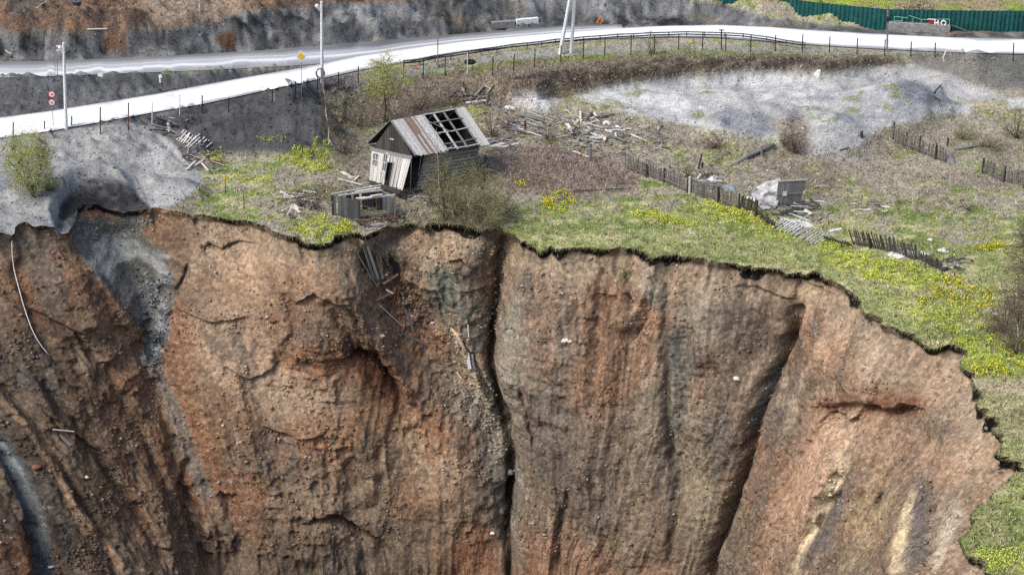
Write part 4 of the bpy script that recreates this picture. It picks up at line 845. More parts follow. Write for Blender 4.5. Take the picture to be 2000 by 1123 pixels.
# piles: every stick its own thing
def heap(box, n, lo, hi, mats, label, group, sd, wr=(.13, .28), cat='plank', dirs=None, lf=(.03, .4)):
    r = random.Random(sd); x0, y0, x1, y1 = box
    for i in range(n):
        x, y = r.uniform(x0, x1), r.uniform(y0, y1); a = r.uniform(0, PI) if dirs is None else math.radians(r.gauss(*dirs)); L = r.uniform(lo, hi)
        dx, dy = math.cos(a)*L/2, math.sin(a)*L/2*.5
        p0 = hit(x-dx, y-dy); p1 = hit(x+dx, y+dy); l0 = r.uniform(*lf); l1 = r.uniform(*lf)
        if (p1[0]-p0[0]).length > 5: continue
        mb = MB(); mb.beam(p0[0]+Vector((0, 0, l0)), p1[0]+Vector((0, 0, l1)), r.uniform(*wr), .05, twist=r.uniform(-.5, .5)); tag(mb.build('plank', r.choice(mats)), label, cat, group)
heap((548,378,612,420), 30, 14, 34, [WOODW, WOODP, WOODG, WOODG], 'bleached split stick in the heap left of the roofless shed', 'firewood heap left of the roofless shed', 1, (.08, .2))
heap((1000,228,1060,268), 23, 20, 60, [WOODP, WOODG, WOODG], 'pale roof board in the collapsed row behind the house', 'collapsed boards behind the house', 2, dirs=(24, 7))
heap((1085,222,1165,262), 27, 14, 46, [WOODP, WOODG, WOODW, WOODD], 'weathered plank in the splintered middle heap of the debris field', 'middle heap of the debris field', 3)
heap((1100,262,1160,300), 18, 12, 40, [WOODW, WOODP, WOODG], 'bleached plank in the lower heap of the debris field', 'lower heap of the debris field', 4, dirs=(10, 20))
heap((1160,248,1300,282), 27, 12, 40, [WOODP, WOODG, WOODG, WOODW], 'grey plank in the right-hand heap of the debris field', 'right heap of the debris field', 5, dirs=(5, 30))
heap((880,172,960,206), 20, 18, 44, [WOODG, WOODP, WOODD, WOODG], 'grey board in the wreckage under the road bank behind the house', 'wreckage under the road bank', 6)
heap((945,272,1000,298), 14, 18, 40, [WOODG, WOODG, WOODP], 'grey board in the heap off the far corner of the house', 'boards off the far house corner', 7, dirs=(-20, 22))
heap((800,340,860,372), 10, 12, 34, [WOODD, WOODG, WOODP], 'rotten board among the sill logs by the right house wall', 'rotten boards by the right house wall', 8)
heap((700,424,760,444), 12, 12, 36, [WOODD, REDW, WOODG], 'rotten dark board under the shed on the brink', 'rotten boards on the brink', 9, dirs=(-5, 15))
heap((1520,398,1600,424), 18, 18, 50, [WOODG, WOODD, WOODP, WOODD], 'dark board in the wreck of the fallen outbuilding', 'boards of the fallen outbuilding', 10, dirs=(10, 18))
heap((1360,350,1420,372), 10, 12, 34, [WOODG, WOODP], 'grey board behind the main picket fence', 'boards behind the main picket fence', 11)
heap((1668,398,1730,416), 12, 10, 26, [WOODP, WOODG], 'bleached board in the flat scatter right of the outbuilding', 'flat scatter right of the outbuilding', 12, dirs=(-10, 20), lf=(.02, .08))
heap((1840,505,1880,535), 9, 10, 22, [WOODW, WOODG, WOODD], 'pale scrap of wood past the end of the lower fence', 'scraps at the end of the lower fence', 13)
heap((366,300,440,335), 12, 16, 44, [WOODD, WOODG, WOODP, REDW], 'old board by the tip of the gravel heap', 'boards at the tip of the gravel heap', 14)
heap((300,236,350,275), 10, 16, 44, [WOODD, WOODG, WOODD], 'dark board of the broken fence buried by gravel', 'broken fence remains by the gravel heap', 15, dirs=(32, 10))
for (a, b, w, m_, lb, lf) in [
 ((1010,226),(1065,250),.18,WOODW,'long white board on the collapsed row behind the house',.5), ((1108,246),(1130,228),.2,WOODW,'white board sloping up in the middle debris heap',.4),
 ((1140,230),(1166,255),.22,WOODP,'pale board sloping down in the middle debris heap',.5), ((1120,290),(1150,302),.3,WOODW,'broad bleached slab at the front of the debris field',.25),
 ((1072,222),(1122,214),.22,WOODG,'dark-edged grey board lying alone above the debris field',.15), ((1165,228),(1200,220),.12,WOODD,'dark branch-like pole behind the middle debris heap',.2),
 ((1120,372),(1222,367),.10,WOODD,'long dark lath lying in the meadow below the brambles',.06), ((1028,332),(1076,344),.08,WOODB,'thin brown lath in the brambles',.2),
 ((1392,308),(1426,296),.2,WOODG,'short grey log left of the long fallen log',.1), ((1640,292),(1660,288),.1,WOODD,'small dark stick at the edge of the gravel flat',.1),
 ((1591,362),(1612,360),.25,WOODP,'pale warped board in the meadow right of the outbuilding',.12), ((1572,389),(1610,391),.16,WOODW,'straight whitish board beside the fallen outbuilding',.15),
 ((1532,402),(1584,422),.26,WOODP,'long pale edge beam sticking out of the fallen outbuilding',.5), ((1534,406),(1588,426),.22,WOODD,'dark beam under the long pale edge beam',.35),
 ((1620,451),(1643,445),.3,WHITES,'white board lying above the flattened fence pickets',.06), ((1896,241),(1906,262),.1,WOODG,'grey stick leaning in the grass near the right end',.3),
 ((1838,165),(1824,180),.2,WOODD,'black board half buried in the gravel apron',.1), ((1812,174),(1838,196),.3,WOODD,'black beam sliding down the gravel apron',.15), ((1925,672),(1930,650),.08,WOODG,'thin stick in the lower right meadow',.2),
 ((70,14),(94,-2),.25,WOODW,'whitish pole at the top left of the brown field',.2), ((170,57),(208,56),.12,WOODW,'pale board at the edge of the brown field',.1), ((10,98),(22,106),.12,WOODP,'pale lath stuck in the left slag bank',.1),
 ((368,328),(404,306),.22,WOODP,'pale beam lying beside the tip of the gravel heap',.25), ((1100,262),(1062,268),.2,WOODG,'grey board in front of the collapsed row',.1),
 ((1478,296),(1492,298),.3,WOODD,'dark stub at the end of the long fallen log',.2)]:
    plank(a, b, w, .06, m_, lb, 'single boards about the meadow', lf)
mb = MB(); mb.tube([P(1432, 324, .1), P(1460, 310, .25), P(1485, 300, .3), P(1512, 290, .35)], [.16, .2, .2, .18], 8); tag(mb.build('log', WOODG, None, True), 'long fallen grey log below the gravel flat', 'log')
mb = MB(); mb.tube([P(1867, 293, .12), P(1890, 291, .2), P(1922, 286, .15)], [.16, .14, .1], 7); tag(mb.build('log', WOODG, None, True), 'grey fallen log behind the upper right picket fence', 'log')
# ------------------------------------------------------------------ picket fences
def picket_fence(label, pts, h, sp, m_, posts, lean=0.0, jit=.12, rails=(.25, .75), leanx=0.0, name='picket_fence', pw=.12, sd=0, pale=()):
    r = random.Random(sd); W_ = [P(*p) for p in pts]; root = empty(name, W_[0], label, 'fence', 'old picket fences in the meadow')
    segs = []; L = 0
    for a, b in zip(W_, W_[1:]): segs.append((L, a, b, (b-a).length)); L += (b-a).length
    def at(s):
        for l0, a, b, ln_ in segs:
            if s <= l0+ln_ or l0 == segs[-1][0]: return a.lerp(b, min(1, (s-l0)/ln_)), (b-a).normalized()
    mb = MB(); s = 0
    while s < L:
        p, d = at(s); s += sp*r.uniform(.85, 1.15)
        if r.random() < .05: continue
        nrm = Vector((d.y, -d.x, 0)); z = down(p.x, p.y); p = Vector((p.x, p.y, z if abs(z-p.z) < 1.5 else p.z)); hh = h*r.uniform(1-jit, 1+jit*.6)
        tilt = Vector((d.x, d.y, 0))*(leanx+r.gauss(0, .05))*hh+nrm*(lean+r.gauss(0, .04))*hh
        top = p+tilt+Vector((0, 0, hh)); mb.beam(p+Vector((0, 0, -.05)), top, pw, .035, tuple(nrm)); mb.beam(top, top+(top-p).normalized()*.08, pw*.9, .03, tuple(nrm), taper=.1)
    mb.build('pickets', m_, root)
    for f in rails:
        mb = MB(); k = max(2, int(L/2))
        for i in range(k):
            a, d = at(L*i/k); b, d2 = at(L*(i+1)/k); nrm = Vector((d.y, -d.x, 0)); o1 = Vector((d.x, d.y, 0))*leanx*h*f+nrm*(lean*h*f+.05)
            mb.beam(a+o1+Vector((0, 0, h*f+r.uniform(-.04, .04))), b+o1+Vector((0, 0, h*f+r.uniform(-.04, .04))), .05, .08)
        mb.build('rail', m_, root)
    for q in posts:
        p = P(*q[:2]); mb = MB(); hh = h*q[2]
        mb.tube([p+Vector((0, 0, -.2)), p+Vector((leanx*.5, 0, hh))], .09 if len(q) < 4 else .12, 7); mb.build('post', WOODD if len(q) < 4 else WOODP, root)
    return root
FW = mat('grey_pickets', (138,134,128), (74,70,68), 8, streak=(5, 5, 1), island=.4); FD = mat('dark_pickets', (92,88,86), (46,44,44), 8, streak=(5, 5, 1), island=.4)
picket_fence('long grey picket fence running from the brambles to the fallen outbuilding', [(1222,330),(1262,346),(1300,357),(1345,376),(1400,394),(1440,407)], 1.35, .19, FW, [(1263,348,1.0),(1297,357,1.05),(1343,377,1.0),(1347,378,1.2,1),(1402,396,1.1),(1443,410,1.15)], sd=1, leanx=-.08)
picket_fence('dark tangled end of picket fence against the fallen outbuilding', [(1445,406),(1460,412),(1478,420)], 1.3, .15, FD, [(1475,424,1.2)], sd=2, leanx=.15)
picket_fence('toppled dark picket fence running down to the flattened pickets', [(1478,420),(1492,432),(1512,446)], .7, .16, FD, [(1490,432,1.0)], sd=21, leanx=.7, lean=.3)
picket_fence('dark slanting picket fence beside the yellow flowers', [(1668,478),(1700,484),(1735,492),(1770,502),(1790,508)], 1.25, .2, FD, [(1700,486,.8),(1790,506,1.0)], sd=3, leanx=-.45, rails=(.2, .6))
picket_fence('black collapsed end of the lower picket fence', [(1794,508),(1812,516),(1830,524),(1842,530)], .75, .17, FD, [(1830,524,1.2)], sd=4, leanx=-.2)
picket_fence('sagging dark picket fence lying low between flattened and slanting pickets', [(1618,472),(1640,478),(1668,484)], .5, .2, FD, [], sd=41, leanx=-.9, lean=.4)
picket_fence('upper grey picket fence ending at a leaning panel', [(1742,272),(1762,286),(1790,296),(1820,308),(1846,318)], 1.35, .19, FW, [(1744,270,1.2),(1769,288,1.1),(1795,298,1.2),(1826,312,1.2),(1848,306,1.4)], sd=5)
picket_fence('grey picket fence at the right edge of the picture', [(1917,338),(1945,350),(1975,360),(2010,369),(2070,388)], 1.3, .17, FW, [(1918,340,1.2),(1960,356,1.2),(2000,367,1.2)], sd=6)
# lying picket panels
def lying(label, pts, vec, n, m_, L, rail=(.3, .7), sd=0, lift=.12, w=.11):
    r = random.Random(sd); W_ = [P(*p) for p in pts]; root = empty('lying_picket_panel', W_[0], label, 'fence panel', 'old picket fences in the meadow')
    mb = MB(); ends = []
    for i in range(n):
        t = i/(n-1)*(len(W_)-1); k = min(int(t), len(W_)-2); p = W_[k].lerp(W_[k+1], t-k); px_, py_ = proj(p.x, p.y, p.z)
        q = P(float(px_)+vec[0]*r.uniform(.9, 1.1), float(py_)+vec[1]*r.uniform(.9, 1.1)); p = p+Vector((0, 0, lift)); q = q+Vector((0, 0, lift+.1)); mb.beam(p, q, w, .035); ends.append((p, q))
    mb.build('pickets', m_, root)
    for f in rail:
        mb = MB()
        for (a, b), (c2, d2) in zip(ends, ends[1:]): mb.beam(a.lerp(b, f)-Vector((0, 0, .05)), c2.lerp(d2, f)-Vector((0, 0, .05)), .09, .05)
        mb.build('rail', m_, root)
lying('flattened picket panel of pale bare slats below the white sheet', [(1530,430),(1560,440),(1590,452),(1618,466)], (-24,18), 17, WOODP, 1.2, sd=1)
lying('flattened grey picket panel half on the gravel heap behind it', [(362,290),(388,303)], (26,-22), 6, WOODP, 1, sd=2)
lying('flattened picket panel with white pointed slats above the gravel heap', [(345,276),(366,288)], (16,-18), 6, WOODW, 1, sd=3)
mb = MB(); mb.slab(P(1848, 306, 1.1), P(1866, 322, .05), P(1852, 322, .05), P(1842, 300, 1.15), .05); mb.slab(P(1832, 318, .0), P(1847, 322, .0), P(1851, 297, .25), P(1842, 294, .2), .05)
tag(mb.build('leaning_panel', WOODG), 'small tent-like pair of boards at the end of the upper picket fence', 'panel')
# the fallen outbuilding
o1 = empty('fallen_wall', P(1520, 404), 'grey board wall of the fallen outbuilding propped up with a white patch', 'wall panel')
b0, b1 = P(1515, 404), P(1562, 402); t0 = above(b0, 1520, 352); t1 = above(b1, 1576, 349)
boards(o1, 'board_wall', b0, b1, t0, t1, 16, WOODG, sd=8, t=.05)
nrm = (b1-b0).cross(t0-b0).normalized(); nrm = nrm if nrm.dot(CAMP-b0) > 0 else -nrm
for v in (.48, .97): mb = MB(); mb.beam(b0.lerp(t0, v)+nrm*.05, b1.lerp(t1, v)+nrm*.05, .06, .12); mb.build('cross_rail', WOODP if v > .9 else WOODG, o1)
mb = MB(); c0 = b0.lerp(b1, .2).lerp(t0.lerp(t1, .2), .58)+nrm*.09; mb.slab(c0, c0+(b1-b0)*.17, c0+(b1-b0)*.17+Vector((0, 0, -.42)), c0+Vector((0, 0, -.42)), .02); mb.build('white_patch', WHITES, o1)
rows = [[(1455,385),(1475,366),(1500,354),(1524,349)], [(1470,392),(1490,378),(1510,368),(1526,366)], [(1482,402),(1500,396),(1514,388),(1524,384)], [(1490,410),(1503,408),(1514,406),(1518,404)]]
hts = [[.3,.9,1.4,2.0],[.4,.8,1.2,1.4],[.2,.5,.7,.8],[.1,.1,.15,.15]]
V = []; nrm_ = []
G = np.zeros((4, 4, 3))
for i in range(4):
    for j in range(4):
        b = P(rows[i][j][0], min(412, rows[i][j][1]+hts[i][j]*19)); q = above(b, *rows[i][j]); G[i, j] = q
def resamp(G, n):
    m = G.shape[0]; t = np.linspace(0, m-1, n); o = np.zeros((n, n, 3)); 
    A = np.stack([np.interp(t, np.arange(m), G[:, j, c]) for j in range(G.shape[1]) for c in range(3)], -1).reshape(n, G.shape[1], 3)
    for i in range(n):
        for c in range(3): o[i, :, c] = np.interp(t, np.arange(G.shape[1]), A[i, :, c])
    return o
G2 = resamp(G, 30); G2[..., 2] += .10*fbm(G2[..., 0]*2, G2[..., 1]*2, 3, 500); G2[..., 1] += .08*fbm(G2[..., 0]*3, G2[..., 2]*3, 2, 501)
def cloth(name, G2, m_, t=.03):
    n = G2.shape[0]; k = G2.shape[1]; me = bpy.data.meshes.new(name); top = G2.reshape(-1, 3); bot = top-np.array([0, 0, t]); V = np.concatenate([top, bot]).tolist(); N_ = n*k
    F = [(i*k+j, i*k+j+1, (i+1)*k+j+1, (i+1)*k+j) for i in range(n-1) for j in range(k-1)]; F += [tuple(q+N_ for q in f[::-1]) for f in F]
    bd = [(0, j) for j in range(k)]+[(i, k-1) for i in range(1, n)]+[(n-1, j) for j in range(k-2, -1, -1)]+[(i, 0) for i in range(n-2, 0, -1)]; bd = [i*k+j for i, j in bd]
    F += [(a, b, b+N_, a+N_) for a, b in zip(bd, bd[1:]+bd[:1])]
    me.from_pydata(V, [], F); me.update(); return link(name, me, m_)
tag(cloth('roofing_sheet', G2, TIN), 'crumpled grey roofing felt draped over the fallen outbuilding', 'roofing sheet')
def white_sheet(label, cx, cy, rx, ry, seed, name='sheet', m_=None, h=.12, cat='sheet'):
    c0 = P(cx, cy); n = 14; G = np.zeros((n, n, 3)); sc = zf_of(c0)/FP
    for i in range(n):
        for j in range(n):
            u = (i/(n-1)*2-1); v = (j/(n-1)*2-1); k = math.sqrt(max(u*u, v*v))/max(1e-6, math.hypot(u, v)) if (u or v) else 1
            a = math.atan2(v, u); w_ = 1+.18*math.sin(3*a+seed)+.1*math.sin(5*a+2*seed)
            x = c0.x+u*k*rx*sc*w_; y = c0.y+v*k*ry*sc*w_/.38
            G[i, j] = (x, y, down(x, y)+.03+h*(1-max(abs(u), abs(v)))*.8+.02*math.sin(5*u+seed)*math.sin(6*v))
    return tag(cloth(name, G, m_ or WHITES, .02), label, cat)
white_sheet('large white plastic sheet behind the flattened pickets', 1552, 438, 30, 11, 1)
white_sheet('white sheet showing behind the slanting dark pickets', 1762, 497, 30, 7, 2)
white_sheet('bright white sheet piece at the end of the slanting pickets', 1802, 497, 13, 4, 3)
white_sheet('pale flat slab propped in the meadow right of the lower fence', 1842, 489, 11, 4, 4, h=.12)
white_sheet('small white scrap in the meadow above the lower fence', 1817, 468, 5, 2, 5, h=.06)
white_sheet('white rag at the foot of the lower fence', 1850, 523, 10, 2.5, 6)
white_sheet('white basin-like lid on the grass below the house', 841, 394, 17, 5, 7, h=.1)
white_sheet('crumpled white sheet among the wreckage behind the house', 995, 211, 11, 4, 8, h=.3)
white_sheet('white rag by the right debris heap', 1185, 240, 9, 3.5, 9, h=.25)
white_sheet('white torn sheet on the middle of the debris field', 1204, 250, 11, 4, 10, h=.3)
white_sheet('bleached flat sheet at the left end of the right debris heap', 1168, 270, 14, 5, 11, h=.2)
white_sheet('pale bag on the gravel flat below the road bank', 1597, 145, 6, 1.6, 12, h=.2)
white_sheet('white dot-like scrap on the slag left of the road', 313, 153, 3, 1.5, 13, h=.2)
white_sheet('white plastic scrap at the foot of the thin birch', 646, 280, 4, 2.5, 14, h=.2)
white_sheet('pale rag in the lower right meadow', 1944, 614, 8, 3, 15, h=.2)
white_sheet('blue-grey door leaf lying behind the main picket fence', 1425, 366, 16, 7, 16, m_=mat('blue_grey_paint', (150,166,176), (100,110,118), 5), h=.3)
white_sheet('white dot of plastic on the slag under the road', 329, 247, 4, 3, 17, h=.1)
white_sheet('white hummock-like bag behind the main picket fence', 1391, 353, 9, 8, 18, h=.5)
# firm posts in the meadow
for x, yb, yt, r_, m_, lb in [(1153,315,281,.13,WOODG,'stout grey post standing at the right of the debris field'),(1026,262,236,.10,REDW,'reddish post standing in the collapsed boards'),(1363,331,300,.09,WOODD,'dark stake leaning over the meadow behind the main fence'),
  (1324,332,302,.05,WOODG,'thin grey stake behind the main picket fence'),(1210,327,318,.08,WOODG,'short grey stub at the near end of the main picket fence'),(1488,305,285,.11,WOODG,'grey post at the right end of the long fallen log'),(1372,328,318,.12,WOODD,'low dark stump beside the leaning stake'),
  (476,407,372,.04,STEELD,'thin dark stake standing alone in the grass near the brink'),(1683,268,257,.16,WOODD,'dark pointed stump at the edge of the gravel flat'),(1308,330,322,.12,WOODG,'pair of grey stubs by the main picket fence'),(394,280,256,.05,STEELD,'dark stake among the white slats above the gravel heap'),(386,298,278,.05,STEELD,'dark stake standing in the flattened picket panel')]:
    b = P(x, yb); t = above(b, x+(8 if 'leaning over' in lb else 0), yt); mb = MB(); mb.tube([b-Vector((0, 0, .2)), t], [r_, r_*.85], 8); tag(mb.build('post', m_), lb, 'post')
b = P(441, 377); t = above(b, 439, 342); e = empty('marker_stake', b, 'thin stake with a yellow tape tied round its top', 'stake'); mb = MB(); mb.tube([b-Vector((0, 0, .2)), t], .035, 6); mb.build('stake', STEELD, e)
mb = MB(); mb.tube([t-Vector((0, 0, .05)), t-Vector((0, 0, .35))], [.10, .13], 6); mb.beam(t-Vector((0, 0, .2)), t+Vector((-.25, -.1, -.05)), .12, .02); mb.build('tape', YEL, e)
# ------------------------------------------------------------------ fence posts along the road
POSTS = [(25,268,240),(86,254,238),(139,247,228),(195,262,211),(250,253,202),(394,222,188),(446,220,192),(531,200,176),(576,192,161),(619,192,153),(660,174,142),(699,164,131),(788,153,120),(826,154,116),(869,149,112),
 (962,148,112),(1002,139,107),(1044,132,97),(1095,122,90),(1139,116,83),(1181,109,76),(1232,107,70),(1278,106,70),(1325,98,67),(1372,98,66),(1417,101,68),(1466,102,71),(1514,101,70),(1567,103,69),(1620,104,73),(1674,106,76),(1728,111,79),(1779,111,83),(1826,112,85),(1979,120,85)]
NEAR = {0:'leftmost dark road fence post, beyond the left willow',1:'dark post just showing above the left willow',2:'short dark post right of the left lamp pole',3:'tall rusty post on the near road edge above the gravel heap',4:'rusty post right of the tall one above the gravel heap',
 5:'dark post left of the broken fence on the slag',6:'dark post above the slag heap by the road',7:'dark post left of the small slag mound by the road',8:'dark post just left of the yellow diamond sign',9:'dark post just left of the middle lamp pole',10:'dark post just right of the middle lamp pole',
 11:'dark post left of the bare green tree',12:'dark post right of the bare green tree',13:'second dark post right of the bare green tree',14:'dark post right of the thin grey pole',15:'dark post right of the black tyre',16:'slanting dark post on the grassy bank',17:'dark post left of the A-shaped poles',
 18:'dark post standing at the foot of the A-shaped poles',19:'dark post right of the A-shaped poles',20:'second dark post right of the A-shaped poles',21:'dark post left of the spindly roadside sapling',22:'dark post behind the spindly roadside sapling',23:'dark post right of the spindly roadside sapling',24:'dark post second right of the sapling',
 25:'dark post right of the capped bollard',26:'dark post over the deepest scarp of the bank',27:'dark post second before the end of the guard rail',28:'dark post at the right end of the guard rail',29:'first dark post past the guard rail end',30:'second dark post past the guard rail end',31:'dark post left of the tall grey pole at right',
 32:'dark post right of the tall grey pole at right',33:'dark post by the white bent pipe',34:'rightmost dark road fence post'}
for i, (x, yb, yt) in enumerate(POSTS):
    b = P(x, yb); t = above(b, x+(3 if i == 16 else 1), yt); mb = MB(); mb.tube([b-Vector((0, 0, .3)), t], .06, 6)
    mb.tube([t, t+Vector((0, 0, .04))], .075, 6)
    tag(mb.build('fence_post', REDW if i in (3, 4) else STEELD), NEAR[i], 'post', 'dark posts along the near edge of the road')
for x, yb, yt, lb in ((297,242,200,'white thin stake by the left bend of the road edge'),(351,225,185,'second thin white stake on the road edge'),(913,144,104,'pale thin post beside the black tyre')):
    b = P(x, yb); mb = MB(); mb.tube([b-Vector((0, 0, .2)), above(b, x, yt)], .05, 6); tag(mb.build('stake', CONC), lb, 'stake')
for x, yb, yt, lb, r_ in ((855,133,72,'thin grey pole standing behind the guard rail',.06),(107,150,40,'very thin tall grey rod by the far road',.03),(326,112,50,'very thin grey rod on the slag bank beyond the far road',.03)):
    b = P(x, yb); mb = MB(); mb.tube([b-Vector((0, 0, .2)), above(b, x, yt)], r_, 6); tag(mb.build('pole', STEELG), lb, 'pole')
b = P(1409, 97); t = above(b, 1409, 60); e = empty('bollard', b, 'dark bollard with a flat cap behind the posts', 'bollard'); mb = MB(); mb.tube([b-Vector((0,0,.2)), t], .07, 6); mb.build('shaft', STEELD, e); mb = MB(); mb.beam(t+Vector((-.25,0,.02)), t+Vector((.25,0,.02)), .2, .08); mb.build('cap', STEELD, e)
# lamp poles
for x, yb, yt, lb in ((127,252,84,'white concrete lamp pole at the left by the speed signs'),(627,164,3,'white concrete lamp pole in the middle with a ring at its foot')):
    b = P(x+2, yb); t = above(b, x-3 if x < 200 else x+1, yt); e = empty('lamp_pole', b, lb, 'lamp pole'); mb = MB(); mb.tube([b-Vector((0, 0, .3)), t], [.17, .12], 8); mb.build('pole', CONC, e)
    a0 = t.lerp(b, .13); hd = above(b, x-10 if x < 200 else x-8, yt+9); mb = MB(); mb.tube([a0, hd.lerp(a0, .3)], .07, 6); mb.build('arm', WHITEP, e)
    mb = MB(); mb.tube([hd.lerp(a0, .75), hd, hd+(hd-a0).normalized()*.15], [.10, .22, .15], 8); mb.build('lamp_head', WHITEP, e)
    if x > 500:
        mb = MB(); mb.beam(b+Vector((.1, -.2, -.3)), b+Vector((.1, -.2, 1.5)), .45, .3); mb.build('foot', CONCG, e)
        ring = MB(); c0 = b+Vector((-.1, -.3, 1.2)); ring.tube([c0+Vector((math.cos(k*PI/8)*.4, 0, math.sin(k*PI/8)*.5)) for k in range(17)], .10, 6); ring.build('ring', STEELG, e)
e = empty('double_pole', P(1112, 103), 'white A-shaped pair of concrete poles by the guard rail', 'utility pole')
for xb, yb, xt, yt in ((1093,106,1121,-48),(1115,103,1126,-48)):
    b = P(xb, yb); t = above(b, xt, yt); mb = MB(); mb.tube([b-Vector((0,0,.3)), t], [.2, .15], 8); mb.build('leg', CONC, e)
b = P(1733, 102); t = above(b, 1734, 12); e = empty('pole', b, 'tall slim grey pole with a black box in front of the green fence', 'pole'); mb = MB(); mb.tube([b-Vector((0,0,.3)), t], .10, 7); mb.build('shaft', STEELG, e)
p = b.lerp(t, .72); mb = MB(); mb.beam(p-Vector((0, .1, .25)), p+Vector((0, -.1, .25)), .35, .25); mb.build('box', STEELD, e)
# signs
def disc(c, r, t, n=20):
    mb = MB(); mb.tube([c+Vector((0, 0, 0)), c+Vector((0, -t, 0))], r, n); return mb
b = P(589, 193); e = empty('road_sign', b, 'yellow and white diamond priority sign on a thin pole', 'road sign'); mb = MB(); mb.tube([b-Vector((0,0,.2)), above(b, 588, 112)], .035, 6); mb.build('pole', STEELG, e)
c0 = above(b, 588, 110); 
for nm, s_, off, m_ in (('plate', .58, 0, WHITEP), ('yellow_field', .36, .03, YEL)):
    mb = MB(); mb.slab(c0+Vector((0, -.05-off, -s_)), c0+Vector((s_*.93, -.05-off, 0)), c0+Vector((0, -.05-off, s_)), c0+Vector((-s_*.93, -.05-off, 0)), .02); mb.build(nm, m_, e)
b = P(104, 247); e = empty('road_sign', b, 'pole with two round red-rimmed traffic signs at the left', 'road sign'); mb = MB(); mb.tube([b-Vector((0,0,.2)), above(b, 101, 180)], .035, 6); mb.build('pole', STEELG, e)
for yy in (184, 200):
    c0 = above(b, 101.5, yy)+Vector((0, -.06, 0)); o = disc(c0, .36, .02).build('plate', RED, e); f = disc(c0+Vector((0, -.025, 0)), .27, .02).build('face', WHITEP, o); f.location = (0, 0, 0)
    mb = MB()
    for dx in (-.1, .04): mb.beam(c0+Vector((dx+.03, -.06, -.1)), c0+Vector((dx+.03, -.06, .1)), .05, .02)
    f = mb.build('digits', BLK, o); f.location = (0, 0, 0)
b = P(112, 150); e = empty('road_sign', b, 'narrow red and white sign seen edge-on beyond the left lamp pole', 'road sign'); t = above(b, 111, 84); mb = MB(); mb.tube([b, t], .035, 6); mb.build('pole', STEELG, e)
for k in range(4): mb = MB(); mb.beam(t-Vector((0, .05, .22*k)), t-Vector((0, .05, .22*k+.2)), .18, .04, (0, 1, 0)); mb.build('band', RED if k % 2 == 0 else WHITEP, e)
b = P(196, 193); e = empty('road_sign', b, 'small pale sign plate on a thin pole on the slag slope', 'road sign'); t = above(b, 196, 143); mb = MB(); mb.tube([b, t], .025, 6); mb.build('pole', STEELG, e); mb = MB(); mb.slab(t+Vector((-.3,-.05,-.3)), t+Vector((.2,-.05,-.4)), t+Vector((.25,-.05,.1)), t+Vector((-.25,-.05,0)), .02); mb.build('plate', CONC, e)
b = P(1171, 49); e = empty('road_sign', b, 'faded orange triangular warning board on the far verge', 'road sign'); mb = MB(); p0, p1, p2 = above(b, 1163, 46), above(b, 1175, 48), above(b, 1174, 31)
mb.add([tuple(p+Vector((0, d, 0))) for d in (0, .06) for p in (p0, p1, p2)], [(0, 1, 2), (5, 4, 3), (0, 3, 4, 1), (1, 4, 5, 2), (2, 5, 3, 0)]); mb.build('plate', ORA, e)
c0 = (p0+p1+p2)/3; mb = MB(); mb.beam(c0+Vector((-.12,-.03,-.1)), c0+Vector((.15,-.03,.2)), .07, .02); mb.beam(c0+Vector((-.1,-.03,.1)), c0+Vector((.12,-.03,-.15)), .05, .02); mb.build('marks', STEELD, e)
# guard rail
GR = [(788,131),(820,128),(850,121),(880,117),(915,112),(940,108),(970,104),(1000,99),(1030,96),(1058,93),(1085,89),(1115,87),(1140,84),(1172,82),(1206,79),(1237,78),(1270,76),(1306,75),(1341,74),(1376,75),(1415,76),(1451,78),(1497,84),(1535,91),(1572,96)]
e = empty('guard_rail', P(*GR[0]), 'double-railed steel crash barrier along the near edge of the white road', 'guard rail'); gw = [P(*g) for g in GR]
for g in gw: mb = MB(); mb.beam(g-Vector((0,0,.2)), g+Vector((0,0,.62)), .12, .1); mb.build('post', STEELG, e)
for z in (.42, .68):
    mb = MB()
    for a, b in zip(gw, gw[1:]): mb.beam(a+Vector((0,-.08,z)), b+Vector((0,-.08,z)), .06, .13)
    mb.build('rail', STEELD if z < .5 else mat('dull_rail', (110,112,116), (80,82,86), 6), e)
# green fence beyond the road: ribbed sheets
GF = [(1150,-16),(1300,8),(1400,20),(1500,33),(1600,47),(1733,60),(1850,62),(2000,63),(2300,66)]
gp = [Vector((*[float(v) for v in unproj(a, b, 2.0)], 2.0)) for a, b in GF]
e = empty('ribbed_metal_fence', gp[4], 'long green corrugated metal fence beyond the road', 'fence')
for (a, b) in zip(gp, gp[1:]):
    L = (b-a).length; n = int(L/.1); mb = MB(); d = (b-a).normalized(); nr = Vector((d.y, -d.x, 0)); V = []; F = []
    hs = (2.5, 2.35)
    for i in range(n+1):
        s_ = i/n; ph = (s_*L % .5)/.5; off = .05 if ph < .5 else -.05; q = a.lerp(b, s_)+nr*off; zb = -.6; V += [tuple(q+Vector((0, 0, zb))), tuple(q+Vector((0, 0, 2.4))), tuple(q-nr*.01+Vector((0, 0, zb))), tuple(q-nr*.01+Vector((0, 0, 2.4)))]
        if i < n: k = i*4; F += [(k, k+4, k+5, k+1), (k+6, k+2, k+3, k+7), (k+1, k+5, k+7, k+3)]
    mb.add(V, F); mb.build('sheet_panel', GREENP, e)
for i in range(0, 34):
    t = i/33*(len(gp)-1); k = min(int(t), len(gp)-2); q = gp[k].lerp(gp[k+1], t-k); mb = MB(); mb.beam(q+Vector((0, .1, -.5)), q+Vector((0, .1, 2.45)), .1, .1); mb.build('post', GREENP, e)
